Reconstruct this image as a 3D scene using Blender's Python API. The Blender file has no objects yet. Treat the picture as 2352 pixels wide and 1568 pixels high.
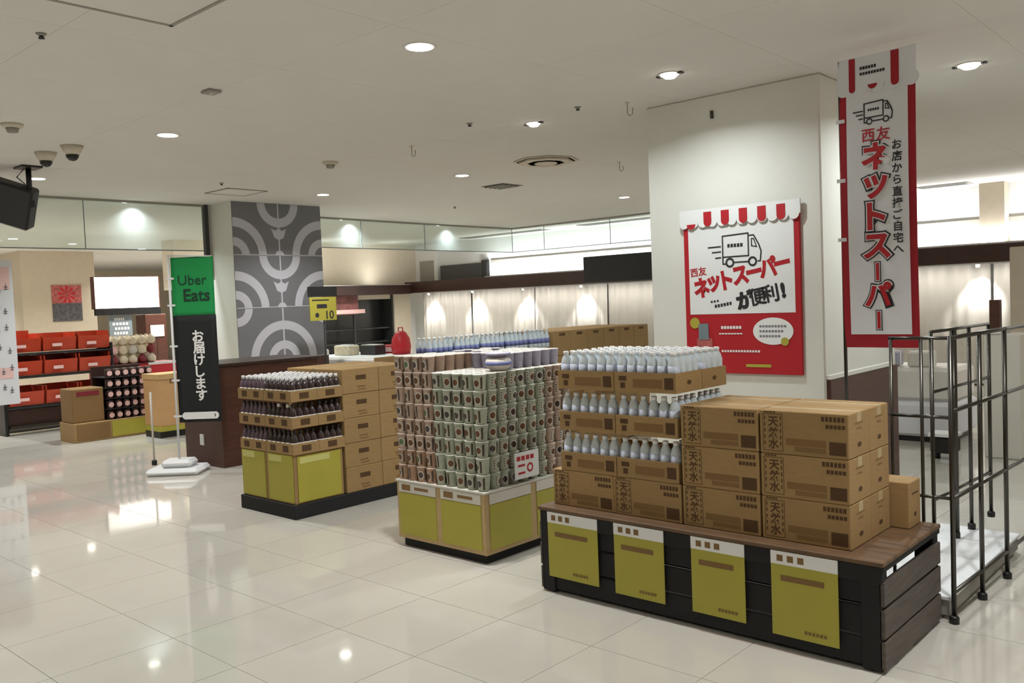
import bpy, bmesh, math, random
from mathutils import Matrix, Vector
random.seed(7)
scene = bpy.context.scene
COL = scene.collection
PI = math.pi

# ------------------------------------------------------------------ camera
cam_d = bpy.data.cameras.new('camera')
cam_d.sensor_fit = 'HORIZONTAL'; cam_d.sensor_width = 36.0
cam_d.lens = 36.0 * 2011.8 / 2352.0
cam_d.clip_end = 200
cam = bpy.data.objects.new('camera', cam_d); COL.objects.link(cam)
EYE = Vector((0, 0, 1.675))
R_ = Vector((0.74149, 0.66978, -0.03982)); U_ = Vector((-0.00143, 0.06093, 0.99814)); F_ = Vector((-0.67096, 0.74006, -0.04614))
cam.matrix_world = Matrix(((R_.x, U_.x, -F_.x, EYE.x), (R_.y, U_.y, -F_.y, EYE.y), (R_.z, U_.z, -F_.z, EYE.z), (0, 0, 0, 1)))
scene.camera = cam

# ------------------------------------------------------------------ world, exposure, ceiling light grid
world = bpy.data.worlds.new('world'); scene.world = world; world.use_nodes = True
world.node_tree.nodes['Background'].inputs[0].default_value = (1, .96, .9, 1)
world.node_tree.nodes['Background'].inputs[1].default_value = 0.3
vs = scene.view_settings
vs.view_transform = 'Standard'; vs.look = 'None'; vs.gamma = 1.0; vs.use_curve_mapping = False
vs.exposure = -1.0
scene.cycles.max_bounces = 7; scene.cycles.diffuse_bounces = 4; scene.cycles.glossy_bounces = 4
scene.cycles.transparent_max_bounces = 12; scene.cycles.transmission_bounces = 6
scene.cycles.sample_clamp_indirect = 6.0
scene.cycles.use_denoising = True
H = 3.25
P_MAIN = 62.0
WARM = (1.0, 0.995, 0.985); NEUT = (1.0, 0.97, 0.92); COOL = (0.9, 0.98, 1.0)


def area_lamp(name, loc, size, power, color=WARM, spread=125, direction=(0, 0, -1), parent=None, size_y=None):
    l = bpy.data.lights.new(name, 'AREA'); l.shape = 'DISK' if size_y is None else 'RECTANGLE'
    l.size = size; l.energy = power; l.color = color; l.spread = math.radians(spread)
    if size_y: l.size_y = size_y
    o = bpy.data.objects.new(name, l); COL.objects.link(o)
    o.location = loc
    o.rotation_euler = Vector(direction).to_track_quat('-Z', 'Y').to_euler()
    if parent: o.parent = parent
    return o


# lamps of the ceiling grid that lie outside the frame (behind and beside the camera)
for x, y in ((-.6, 3.75), (-.6, -.2), (-4.0, -.2), (-7.4, -.2), (-10.8, -.2), (-.6, -4.1), (-4.0, -4.1), (-7.4, -4.1), (2.8, 3.75), (2.8, -.2), (2.8, 7.7),
             (-14.1, -.2), (-14.2, 3.75), (2.8, 11.6), (-.6, 11.6), (-4.2, 11.65)):
    area_lamp('ceiling_lamp', (x, y, H - .03), .15, P_MAIN)
# lamps without fittings behind the hanging glass, some added to brighten the shop
for x, y in ((-16.5, 4.2), (-16.5, 8.5), (-20, 3), (-24, 6), (-24, 11), (-15.8, 12.5), (-20, 13.5)):
    area_lamp('shop_fill_lamp', (x, y, H - .03), .18, 260, NEUT)


# ------------------------------------------------------------------ materials
def lin(c):
    out = []
    for v in c[:3]:
        v = v / 255.0
        out.append(v / 12.92 if v <= .04045 else ((v + .055) / 1.055) ** 2.4)
    return (*out, 1)


MATS = {}


def mat(name, color, rough=.55, metal=0.0, var=0.0, scale=8.0, stretch=None, bump=0.0, spec=.5, emit=None, strength=0, rnd=0.0, coat=0.0):
    m = bpy.data.materials.new(name); m.use_nodes = True
    nt = m.node_tree; b = nt.nodes['Principled BSDF']
    c = lin(color)
    b.inputs['Base Color'].default_value = c
    b.inputs['Roughness'].default_value = rough; b.inputs['Metallic'].default_value = metal
    b.inputs['Specular IOR Level'].default_value = spec
    b.inputs['Coat Weight'].default_value = coat
    if emit:
        b.inputs['Emission Color'].default_value = lin(emit); b.inputs['Emission Strength'].default_value = strength
    if var or bump or rnd:
        tc = nt.nodes.new('ShaderNodeTexCoord'); mp = nt.nodes.new('ShaderNodeMapping')
        nz = nt.nodes.new('ShaderNodeTexNoise'); nz.inputs['Scale'].default_value = scale; nz.inputs['Detail'].default_value = 4
        if stretch: mp.inputs['Scale'].default_value = stretch
        nt.links.new(tc.outputs['Object'], mp.inputs['Vector']); nt.links.new(mp.outputs[0], nz.inputs['Vector'])
        src = nz.outputs['Fac']
        mr = nt.nodes.new('ShaderNodeMapRange'); mr.inputs['From Min'].default_value = .3; mr.inputs['From Max'].default_value = .7
        mr.inputs['To Min'].default_value = 1 - var; mr.inputs['To Max'].default_value = 1 + var
        nt.links.new(src, mr.inputs['Value'])
        val = mr.outputs[0]
        if rnd:
            oi = nt.nodes.new('ShaderNodeObjectInfo'); m2 = nt.nodes.new('ShaderNodeMapRange')
            m2.inputs['To Min'].default_value = 1 - rnd; m2.inputs['To Max'].default_value = 1 + rnd
            nt.links.new(oi.outputs['Random'], m2.inputs['Value'])
            mu = nt.nodes.new('ShaderNodeMath'); mu.operation = 'MULTIPLY'
            nt.links.new(val, mu.inputs[0]); nt.links.new(m2.outputs[0], mu.inputs[1]); val = mu.outputs[0]
        vm = nt.nodes.new('ShaderNodeVectorMath'); vm.operation = 'SCALE'; vm.inputs[0].default_value = c[:3]
        nt.links.new(val, vm.inputs['Scale']); nt.links.new(vm.outputs[0], b.inputs['Base Color'])
        if bump:
            bp = nt.nodes.new('ShaderNodeBump'); bp.inputs['Strength'].default_value = bump; bp.inputs['Distance'].default_value = .01
            nt.links.new(src, bp.inputs['Height']); nt.links.new(bp.outputs[0], b.inputs['Normal'])
    MATS[name] = m
    return m


def glass_mat(name, tint, dust=.1, gloss=.12):
    m = bpy.data.materials.new(name); m.use_nodes = True; nt = m.node_tree; nt.nodes.clear()
    out = nt.nodes.new('ShaderNodeOutputMaterial')
    tr = nt.nodes.new('ShaderNodeBsdfTransparent'); tr.inputs[0].default_value = lin(tint)
    gl = nt.nodes.new('ShaderNodeBsdfGlossy'); gl.inputs['Roughness'].default_value = .03; gl.inputs[0].default_value = (1, 1, 1, 1)
    df = nt.nodes.new('ShaderNodeBsdfTranslucent'); df.inputs[0].default_value = (.8, .86, .86, 1)
    d2 = nt.nodes.new('ShaderNodeBsdfDiffuse'); d2.inputs[0].default_value = (.8, .86, .86, 1)
    mx0 = nt.nodes.new('ShaderNodeMixShader'); mx0.inputs[0].default_value = .5
    nt.links.new(df.outputs[0], mx0.inputs[1]); nt.links.new(d2.outputs[0], mx0.inputs[2])
    mx = nt.nodes.new('ShaderNodeMixShader'); mx.inputs[0].default_value = dust
    nt.links.new(tr.outputs[0], mx.inputs[1]); nt.links.new(mx0.outputs[0], mx.inputs[2])
    lw = nt.nodes.new('ShaderNodeLayerWeight'); lw.inputs[0].default_value = .25
    ml = nt.nodes.new('ShaderNodeMath'); ml.operation = 'MULTIPLY'; ml.inputs[1].default_value = gloss * 4
    nt.links.new(lw.outputs['Fresnel'], ml.inputs[0])
    m2 = nt.nodes.new('ShaderNodeMixShader'); nt.links.new(ml.outputs[0], m2.inputs[0])
    nt.links.new(mx.outputs[0], m2.inputs[1]); nt.links.new(gl.outputs[0], m2.inputs[2])
    nt.links.new(m2.outputs[0], out.inputs[0])
    MATS[name] = m
    return m


mat('tile', (197, 193, 183), .055, var=.05, scale=1.3, rnd=.02, spec=.6)
mat('grout', (120, 114, 104), .7)
mat('ceiling', (220, 217, 210), .9, var=.02, scale=2)
mat('ceiling_gap', (150, 142, 130), .9)
mat('pillar', (224, 223, 214), .6, var=.02, scale=3)
mat('wall_cream', (236, 226, 206), .7, var=.02)
mat('wall_beige', (208, 196, 176), .8, var=.03)
mat('wall_white', (238, 240, 238), .7)
mat('wall_grey', (150, 147, 138), .8)
mat('brown_wood', (74, 42, 32), .4, var=.18, scale=5, stretch=(1, 1, 6))
mat('fascia', (52, 32, 27), .35, var=.1)
mat('black', (18, 18, 19), .4)
mat('black_matte', (24, 24, 25), .8, var=.1)
mat('charcoal', (48, 50, 52), .35)
mat('white', (236, 236, 234), .5)
mat('white_plastic', (232, 234, 236), .35)
mat('offwhite', (216, 212, 202), .6)
mat('cloth_white', (228, 224, 216), .85, var=.03, scale=4)
mat('cloth', (226, 226, 230), .8)
mat('red', (176, 22, 34), .55)
mat('banner_red', (158, 20, 34), .7)
mat('pink', (236, 196, 192), .7)
mat('ink', (38, 36, 40), .6)
mat('ink_grey', (120, 118, 124), .6)
mat('green', (10, 140, 70), .7)
mat('deep_green', (8, 52, 32), .7)
mat('flag_black', (20, 23, 25), .75)
mat('cardboard', (158, 128, 84), .8, var=.06, scale=14, stretch=(1, 1, 5), rnd=.05)
mat('cardboard_light', (186, 160, 116), .8, var=.05, scale=14)
mat('cardboard_pale', (196, 160, 112), .8, var=.05, scale=10)
mat('print_brown', (82, 56, 28), .8)
mat('print_mid', (128, 98, 58), .8)
mat('tape', (186, 164, 122), .3)
mat('dark_wood', (78, 69, 62), .55, var=.3, scale=6, stretch=(1, 1, 8), bump=.15, rnd=.12)
mat('deck_wood', (96, 72, 48), .6, var=.25, scale=5, stretch=(1, 6, 1), bump=.15, rnd=.1)
mat('yellow', (172, 164, 62), .55, var=.04, scale=3)
mat('yellow_pale', (200, 198, 120), .55)
mat('steel', (150, 150, 150), .28, metal=1.0)
mat('steel_dark', (84, 82, 78), .3, metal=1.0)
mat('cup_pink', (184, 158, 140), .5, var=.12, scale=30, rnd=.12)
mat('cup_green', (170, 177, 158), .5, var=.12, scale=30, rnd=.12)
mat('cup_rust', (178, 142, 116), .5, var=.12, scale=30, rnd=.12)
mat('cup_lilac', (176, 172, 192), .5, var=.12, scale=30, rnd=.12)
mat('cup_lid', (222, 216, 206), .35, rnd=.06)
mat('food_brown', (104, 68, 40), .6, var=.3, scale=60)
mat('food_green', (92, 110, 70), .6, var=.3, scale=60)
mat('pet', (206, 216, 222), .12, spec=.7)
mat('pet_label', (198, 206, 224), .4)
mat('cap_white', (240, 240, 240), .35)
mat('cap_black', (20, 20, 22), .35)
mat('bottle_dark', (58, 44, 44), .15, spec=.7)
mat('bottle_violet', (96, 78, 92), .15, spec=.7)
mat('blue_print', (112, 120, 172), .45)
mat('pat_grey', (112, 112, 116), .6)
mat('pat_light', (190, 190, 198), .6)
mat('bin_orange', (190, 66, 40), .35)
mat('bin_red', (176, 44, 28), .35)
mat('maroon', (120, 28, 40), .5)
mat('cream_goods', (232, 222, 196), .6, var=.15, scale=20)
mat('poster_grey', (86, 84, 88), .6, var=.4, scale=14)
mat('poster_dim', (116, 70, 68), .6, var=.4, scale=5)
mat('poster_red', (178, 96, 92), .6, var=.4, scale=14)
mat('sign_grey', (116, 128, 134), .6)
mat('detector', (206, 196, 178), .6)
mat('dome', (16, 14, 14), .12)
mat('trim_white', (232, 228, 220), .5)
mat('lens', (255, 255, 255), .5, emit=(255, 250, 240), strength=30)
mat('lightbox', (255, 255, 252), .5, emit=(255, 253, 244), strength=2.6)
mat('led', (255, 255, 255), .5, emit=(250, 253, 255), strength=9)
mat('bag_red', (190, 30, 44), .45)
mat('dark_shelf', (44, 46, 46), .3)
mat('tan', (198, 156, 108), .7, var=.05)
glass_mat('barrier_glass', (238, 243, 240), .07, .07)
M = MATS


# ------------------------------------------------------------------ mesh helpers
TXT = {}
ORD = ['first', 'second', 'third', 'fourth', 'fifth', 'sixth', 'seventh', 'eighth', 'ninth', 'tenth', 'eleventh', 'twelfth']


def text_geo(body, off=0.0):
    k = (body, off)
    if k in TXT: return TXT[k]
    cu = bpy.data.curves.new('t', 'FONT'); cu.body = body; cu.size = 1.0; cu.align_x = 'CENTER'; cu.align_y = 'CENTER'
    cu.resolution_u = 3; cu.offset = off
    o = bpy.data.objects.new('t', cu); COL.objects.link(o)
    bpy.context.view_layer.update()
    me = bpy.data.meshes.new_from_object(o.evaluated_get(bpy.context.evaluated_depsgraph_get()))
    vsx = [v.co.copy() for v in me.vertices]; fs = [tuple(p.vertices) for p in me.polygons]
    if vsx:   # centre on the drawn outline
        cx = (min(v.x for v in vsx) + max(v.x for v in vsx)) / 2; cy = (min(v.y for v in vsx) + max(v.y for v in vsx)) / 2
        for v in vsx: v.x -= cx; v.y -= cy
    bpy.data.objects.remove(o); bpy.data.curves.remove(cu); bpy.data.meshes.remove(me)
    TXT[k] = (vsx, fs)
    return TXT[k]


def FRONT(x=0, y=0, z=0):   # local x -> +X, y -> +Z, z -> -Y
    return Matrix(((1, 0, 0, x), (0, 0, -1, y), (0, 1, 0, z), (0, 0, 0, 1)))


def SIDE(x=0, y=0, z=0):    # faces +X: local x -> +Y, y -> +Z, z -> +X
    return Matrix(((0, 0, 1, x), (1, 0, 0, y), (0, 1, 0, z), (0, 0, 0, 1)))


class MB:
    def __init__(s): s.bm = bmesh.new(); s.M = Matrix.Identity(4); s.deform = None

    def add(s, vs, fs, mi=0, smooth=False):
        bv = []
        for v in vs:
            v = s.M @ Vector(v)
            if s.deform: v = s.deform(v)
            bv.append(s.bm.verts.new(v))
        for f in fs:
            try:
                nf = s.bm.faces.new([bv[i] for i in f]); nf.material_index = mi; nf.smooth = smooth
            except ValueError: pass
        return s

    def box(s, x0, x1, y0, y1, z0, z1, mi=0, ch=0.0):
        if ch <= 0:
            v = [(x, y, z) for z in (z0, z1) for y in (y0, y1) for x in (x0, x1)]
            f = [(0, 2, 3, 1), (4, 5, 7, 6), (0, 1, 5, 4), (2, 6, 7, 3), (0, 4, 6, 2), (1, 3, 7, 5)]
            return s.add(v, f, mi)
        b = bmesh.new(); bmesh.ops.create_cube(b, size=1)
        for q in b.verts: q.co = Vector(((x0 + x1) / 2 + q.co.x * (x1 - x0), (y0 + y1) / 2 + q.co.y * (y1 - y0), (z0 + z1) / 2 + q.co.z * (z1 - z0)))
        bmesh.ops.bevel(b, geom=list(b.edges), offset=ch, segments=1, affect='EDGES')
        b.verts.ensure_lookup_table(); b.verts.index_update()
        s.add([q.co.copy() for q in b.verts], [[q.index for q in f.verts] for f in b.faces], mi); b.free()
        return s

    def rect(s, x0, x1, y0, y1, z=0.0, mi=0):
        return s.add([(x0, y0, z), (x1, y0, z), (x1, y1, z), (x0, y1, z)], [(0, 1, 2, 3)], mi)

    def disc(s, cx, cy, r, z=0.0, mi=0, n=20, ry=None):
        ry = ry or r
        return s.add([(cx + r * math.cos(2 * PI * k / n), cy + ry * math.sin(2 * PI * k / n), z) for k in range(n)], [tuple(range(n))], mi)

    def ring(s, cx, cy, r0, r1, a0, a1, z=0.0, mi=0, n=16, sx=1, sy=1):
        v = []
        for k in range(n + 1):
            a = a0 + (a1 - a0) * k / n
            for r in (r0, r1): v.append((cx + sx * r * math.cos(a), cy + sy * r * math.sin(a), z))
        return s.add(v, [(2 * k, 2 * k + 1, 2 * k + 3, 2 * k + 2) for k in range(n)], mi)

    def stroke(s, pts, w, z=0.0, mi=0):
        for k, (a, b) in enumerate(zip(pts, pts[1:])):
            dx, dy = b[0] - a[0], b[1] - a[1]; L = math.hypot(dx, dy) or 1
            nx, ny = -dy / L * w / 2, dx / L * w / 2; ex, ey = dx / L * w * .35, dy / L * w * .35
            zz = z + k * 2e-5
            s.add([(a[0] + nx - ex, a[1] + ny - ey, zz), (a[0] - nx - ex, a[1] - ny - ey, zz), (b[0] - nx + ex, b[1] - ny + ey, zz), (b[0] + nx + ex, b[1] + ny + ey, zz)], [(0, 1, 2, 3)], mi)
        return s

    def text(s, body, x, y, size, z=0.0, mi=0, off=0.0, rot=0.0, sx=1.0):
        v, f = text_geo(body, off); c, n = math.cos(rot), math.sin(rot)
        return s.add([(x + size * (c * p.x * sx - n * p.y), y + size * (n * p.x * sx + c * p.y), z) for p in v], f, mi)

    def lathe(s, prof, mi=0, n=14, cx=0, cy=0, smooth=True):
        v = []
        for r, z in prof:
            for k in range(n): v.append((cx + r * math.cos(2 * PI * k / n), cy + r * math.sin(2 * PI * k / n), z))
        f = []
        for i in range(len(prof) - 1):
            for k in range(n):
                a, b = i * n + k, i * n + (k + 1) % n
                f.append((a, b, b + n, a + n))
        if prof[0][0] > 1e-6: f.append(tuple(reversed(range(n))))
        if prof[-1][0] > 1e-6: f.append(tuple(range((len(prof) - 1) * n, len(prof) * n)))
        return s.add(v, f, mi, smooth)

    def tube(s, pts, r, mi=0, n=8):
        pts = [Vector(p) for p in pts]; v = []; f = []
        for i, p in enumerate(pts):
            d = (pts[min(i + 1, len(pts) - 1)] - pts[max(i - 1, 0)]).normalized()
            a = d.orthogonal().normalized(); b = d.cross(a)
            if i and a.dot(pa) < 0: pass
            pa = a
            if abs(d.z) > .9: a = Vector((1, 0, 0)); b = d.cross(a)
            for k in range(n):
                q = p + (a * math.cos(2 * PI * k / n) + b * math.sin(2 * PI * k / n)) * r; v.append(tuple(q))
        for i in range(len(pts) - 1):
            for k in range(n):
                A, B = i * n + k, i * n + (k + 1) % n; f.append((A, B, B + n, A + n))
        f.append(tuple(reversed(range(n)))); f.append(tuple(range((len(pts) - 1) * n, len(pts) * n)))
        return s.add(v, f, mi, True)

    def mesh(s, name, mats):
        me = bpy.data.meshes.new(name); s.bm.normal_update(); s.bm.to_mesh(me); s.bm.free()
        for m in (mats if isinstance(mats, (list, tuple)) else [mats]): me.materials.append(M[m] if isinstance(m, str) else m)
        return me

    def build(s, name, mats, parent=None, loc=(0, 0, 0), rz=0.0):
        o = bpy.data.objects.new(name, s.mesh(name, mats)); COL.objects.link(o)
        o.location = loc; o.rotation_euler = (0, 0, rz)
        if parent: o.parent = parent
        return o


def tag(o, label, cat, group=None):
    o['label'] = label; o['category'] = cat
    if group: o['group'] = group
    return o


def thing(name, label, cat, loc=(0, 0, 0), rz=0.0, group=None):
    o = bpy.data.objects.new(name, None); COL.objects.link(o); o.location = loc; o.rotation_euler = (0, 0, rz)
    o.empty_display_size = .1
    return tag(o, label, cat, group)


def inst(name, me, parent=None, loc=(0, 0, 0), rz=0.0):
    o = bpy.data.objects.new(name, me); COL.objects.link(o); o.location = loc; o.rotation_euler = (0, 0, rz)
    if parent: o.parent = parent
    return o


def struct(o): o['kind'] = 'structure'; return o


def box_mesh(name, mats, x0, x1, y0, y1, z0, z1, ch=0.0):
    return MB().box(x0, x1, y0, y1, z0, z1, 0, ch).mesh(name, mats)


# ------------------------------------------------------------------ floor
T = .6; TX, TY = -4.348, 1.492
floor = struct(MB().box(-30, 5, -8, 16.2, -.2, -.006).build('floor', 'grout'))
tile_me = box_mesh('tile', 'tile', .0015, T - .0015, .0015, T - .0015, -.012, 0)
cands = []
for i in range(-43, 16):
    for j in range(-16, 25):
        x, y = TX + T * i, TY + T * j
        if x < -30 or x + T > 5 or y < -8 or y + T > 16.2: continue
        d = Vector((x + .3, y + .3, 0)) - EYE
        dep = d.dot(F_)
        vis = False; area = 0
        if dep > .5:
            px = 1176 + 2011.8 * d.dot(R_) / dep; py = 784 - 2011.8 * d.dot(U_) / dep
            vis = -200 < px < 2552 and py < 1760
            area = 1 / dep ** 3
        under = (-3.3 < x + .3 < -1.4 and 3.9 < y + .3 < 4.5) or (-4.7 < x + .3 < -3.9 and 4 < y + .3 < 5) or (-6.7 < x + .3 < -6 and 4 < y + .3 < 9)
        cands.append((area if vis and not under else 0, x, y))
cands.sort(reverse=True)
rest = MB()
for k, (a, x, y) in enumerate(cands):
    if k < 300 and a > 0: inst('tile', tile_me, floor, (x, y, 0))
    else: rest.box(x + .0015, x + T - .0015, y + .0015, y + T - .0015, -.012, 0)
o = rest.build('tile_field', 'tile', floor); o['kind'] = 'stuff'

# ------------------------------------------------------------------ ceiling
ceil = struct(MB().box(-30, 5, -8, 16.2, H + .006, H + .2).build('ceiling', 'ceiling_gap'))
PX, PY = 1.17, 1.32
pan = box_mesh('ceiling_panel', 'ceiling', .001, PX - .001, .001, PY - .001, 0, .01)
xs = [-1.46 + PX * k for k in range(-10, 6)]; ys = [1.98 + PY * k for k in range(-3, 10)]
for x in xs:
    if x + PX > 5: continue
    for y in ys:
        if y + PY < 14.2: inst('ceiling_panel', pan, ceil, (x, y, H))
x0, x1 = xs[0] - .001, -1.46 + PX * 5 + PX; y1 = 1.98 + PY * 9
yl = max(y + PY for y in ys if y + PY < 14.2)
cf = MB()
cf.box(-30, xs[0] - .001, -8, 16.2, H, H + .01); cf.box(xs[0] - .001, 5, yl + .001, 16.2, H, H + .01); cf.box(xs[0] - .001, 5, -8, ys[0] - .001, H, H + .01)
xm = max(x + PX for x in xs if x + PX <= 5)
cf.box(xm + .001, 5, ys[0], yl, H, H + .01)
o = cf.build('ceiling_field', 'ceiling', ceil)

# ------------------------------------------------------------------ outer walls
struct(MB().box(-30.2, -30, -8, 16.2, 0, H + .2).build('wall_left', 'wall_beige'))
struct(MB().box(5, 5.2, -8, 16.2, 0, H + .2).build('wall_right', 'wall_cream'))
struct(MB().box(-30, 5, -8.2, -8, 0, H + .2).build('wall_front', 'wall_cream'))
YB = 15.8
wb = struct(MB().box(-30, 5, YB, 16.2, 0, H).build('wall_back', 'wall_white'))
# ledge along the white upper wall, grey service panel and posts at its left
MB().box(-14.9, 4.9, YB - .04, YB, 2.63, 2.70).build('ledge', 'wall_grey', wb)
MB().box(-17.5, -16.9, YB - .04, YB, 2.2, 2.82).build('panel', 'wall_grey', wb)
MB().box(-16.7, -15.2, YB - .04, YB, 2.2, 2.66).build('panel', 'charcoal', wb)
MB().box(-16.88, -16.74, YB - .1, YB, 1.9, H).build('post', 'wall_white', wb)
MB().box(-15.16, -14.98, YB - .1, YB, 2.0, 2.72).build('post', 'black', wb)
# cream wall over the left fascia (shop inside corner)
wl = struct(MB().box(-18.2, -17.7, 9.0, YB, 2.2, H).build('wall_shop_left', 'wall_cream'))
# dark brown fascia beams
f1 = struct(MB().box(-17.6, 4.9, 15.28, 15.40, 1.985, 2.275, 0, .01).build('trim_1', 'fascia'))
f1['label'] = 'long dark brown fascia beam over the white dust sheets'
f2 = struct(MB().box(-17.7, -17.30, 9.0, 15.27, 1.97, 2.20, 0, .01).build('trim_2', 'fascia'))
f2['label'] = 'dark brown fascia beam over the unlit shelves'

# LED strip lying on the fascia: lights the upper wall
led = thing('led_strip', 'thin white strip light hidden on top of the brown fascia', 'light', (-6.4, 15.46, 2.30))
MB().box(-8.4, 11.2, -.03, .03, -.02, 0).build('housing', 'white', led)
for x in (-7, -4, -1, 2, 5, 8):
    area_lamp('strip_lamp', (x, 0, .01), 3.0, 100, (1, 1, 1), 170, (0, .30, 1), led, .05)
added_led = thing('led_strip', 'added strip light on the left brown fascia, brightening the cream wall', 'light', (-17.36, 12.2, 2.22))
MB().box(-.02, .02, -3.1, 3.1, -.018, 0).build('housing', 'white', added_led)  # strip added to light the otherwise dim cream wall above
for y in (-2, 0, 2): area_lamp('strip_lamp', (0, y, .01), 0.05, 24, (1, .97, .9), 175, (-.35, 0, 1), added_led, 2.0)
MB().box(-17.6, 4.9, 15.40, YB, 2.262, 2.276).build('fascia_shelf', 'fascia', f1)

# square pillar with the poster
pil = struct(MB().box(-4.12, -2.63, 6.34, 7.84, 0, H, 0, .012).build('pillar', 'pillar'))
pb = MB().box(-2.63, -2.60, 6.36, 7.80, 0, 1.0, 0, .004).build('wood_panel', 'brown_wood', pil); pb['label'] = 'dark brown wainscot panel on the pillar side'
MB().box(-2.63, -2.596, 6.36, 7.66, 1.0, 1.03).build('panel_cap', 'pillar', pil)
MB().lathe([(.0, -.06), (.014, -.06), (.014, 0)], n=8).build('hook', 'steel_dark', pil, (-3.5, 6.33, 3.12))

# patterned tile column
CX, CY0, CY1 = -11.3, 6.64, 8.16
colm = struct(MB().box(-12.05, CX, CY0, CY1, .95, H).build('column', 'pillar'))
MB().box(-12.06, CX + .02, CY0 - .02, CY1 + .02, 0, .95).build('wainscot', 'brown_wood', colm)
tw, th = .76, .7667
for r in range(3):
    for c in range(2):
        m = MB(); m.M = SIDE(CX, CY0 + c * tw, .95 + r * th)
        m.M = m.M
        # tile body, then its inlaid rings
        m.box(.004, tw - .004, .004, th - .004, 0, .008, 0)
        z = .0085
        if r == 0: cc, opp = (tw if c == 0 else 0, 0), (0 if c == 0 else tw, th)
        elif r == 1: cc, opp = (0 if c == 0 else tw, 0), (tw if c == 0 else 0, th)
        else: cc, opp = (0 if c == 0 else tw, 0), (tw if c == 0 else 0, th)

        def quad_arc(p):
            a = math.atan2(th / 2 - p[1], tw / 2 - p[0]); a = math.floor(a / (PI / 2)) * PI / 2
            return a
        a = quad_arc(cc); e = .008
        rings = [(.20, .36), (.58, .75)] if r == 0 else [(.18, .34), (.54, .71)]
        for r0, r1 in rings: m.ring(cc[0], cc[1], r0 * tw, r1 * tw, a + .012, a + PI / 2 - .012, z, 1, 18)
        a = quad_arc(opp)
        for r0, r1 in ([(.18, .34)] if r == 0 else [(.29, .46)]): m.ring(opp[0], opp[1], r0 * tw, r1 * tw, a + .012, a + PI / 2 - .012, z, 1, 14)
        # white joints and small crossing dots / tulip motif at the middle seam
        sx = tw if c == 0 else 0; s = -1 if c == 0 else 1
        m.rect(*sorted((sx, sx + s * .012)), .004, th - .004, z + .0002, 1)
        m.rect(.004, tw - .004, .004, .016, z + .0002, 1)
        if r > 0:
            ccx = sx; a = quad_arc((sx, 0)); m.ring(ccx, 0, 0, .10 * tw, a, a + PI / 2, z + .0003, 1, 8)
            yb = th * (.36 if r == 1 else .38)
            m.add([(sx, yb - .06, z + .0004), (sx + s * .075, yb - .03, z + .0004), (sx + s * .13, yb + .11, z + .0004), (sx + s * .06, yb + .075, z + .0004), (sx, yb + .11, z + .0004)],
                  [(0, 1, 2, 3, 4)] if s > 0 else [(4, 3, 2, 1, 0)], 1)
        m.build('tile', ['pat_grey', 'pat_light'], colm)

# beige column far left with a poster
bc = struct(MB().box(-23.0, -21.5, 7.3, 8.93, 0, H).build('column_beige', 'wall_beige'))
# narrow beige column behind the fascia at the right
struct(MB().box(-3.86, -3.50, YB - .3, YB - .02, 2.276, H).build('column_far_right', 'wall_beige'))
# ceiling grilles near the back wall
for k, (a, b) in enumerate(((-15.2, -12.6), (-11.6, -9.6), (-4.7, -3.9))):
    g = MB().box(a, b, 15.0, 15.35, H - .012, H - .0005).build('air_grille', 'wall_grey', None)
    tag(g, ('long grey linear air grille in the ceiling over the grey wall panel', 'grey linear air grille in the ceiling near the black signboard', 'grey linear air grille in the ceiling behind the red vertical banner')[k], 'grille')
    for q in range(3): MB().box(a + .05, b - .05, 15.05 + q * .1, 15.09 + q * .1, H - .016, H - .012).build('slot', 'charcoal', g)


# hanging smoke-barrier glass
def barrier(n, pts, zb, label):
    """pts: list of plan points; a pane between each pair, thin dark head and foot rails"""
    ob = thing('glass_barrier', label, 'glass screen', (pts[0][0], pts[0][1], H)); p0 = Vector((pts[0][0], pts[0][1], H))
    for a, b in zip(pts, pts[1:]):
        a = Vector((*a, H)) - p0; b = Vector((*b, H)) - p0
        d = (b - a).normalized(); L = (b - a).length; nrm = Vector((-d.y, d.x, 0))
        X = Matrix(((d.x, nrm.x, 0, a.x), (d.y, nrm.y, 0, a.y), (0, 0, 1, a.z), (0, 0, 0, 1)))
        m = MB(); m.M = X; m.box(.004, L - .004, -.004, .004, zb - H + .01, -.03); m.build('glass_pane', 'barrier_glass', ob)
        m = MB(); m.M = X; m.box(0, L, -.02, .02, -.03, 0); m.build('head_rail', 'wall_grey', ob)
        m = MB(); m.M = X; m.box(0, L, -.006, .006, zb - H, zb - H + .014); m.build('foot_rail', 'sign_grey', ob)
        m = MB(); m.M = X; m.box(-.004, .004, -.005, .005, zb - H, -.03); m.build('joint_seal', 'sign_grey', ob)
    return ob


barrier(1, [(-11.9, 1.2), (-11.9, 3.05), (-11.9, 4.85), (-11.9, 6.56)], 2.575, 'hanging smoke-barrier glass between the left edge and the patterned column')
MB().box(-11.94, -11.86, 6.54, 6.60, 2.25, H).build('post', 'charcoal', bpy.data.objects['glass_barrier'], (11.9, -1.2, -H))
barrier(2, [(-12.5, 8.2), (-12.6, 9.97), (-12.7, 11.6), (-12.75, 14.2), (-11.85, 14.2), (-10.15, 14.2), (-8.4, 14.2), (-6.6, 14.2)], 2.72, 'hanging smoke-barrier glass between the patterned column and the pillar')


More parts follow.
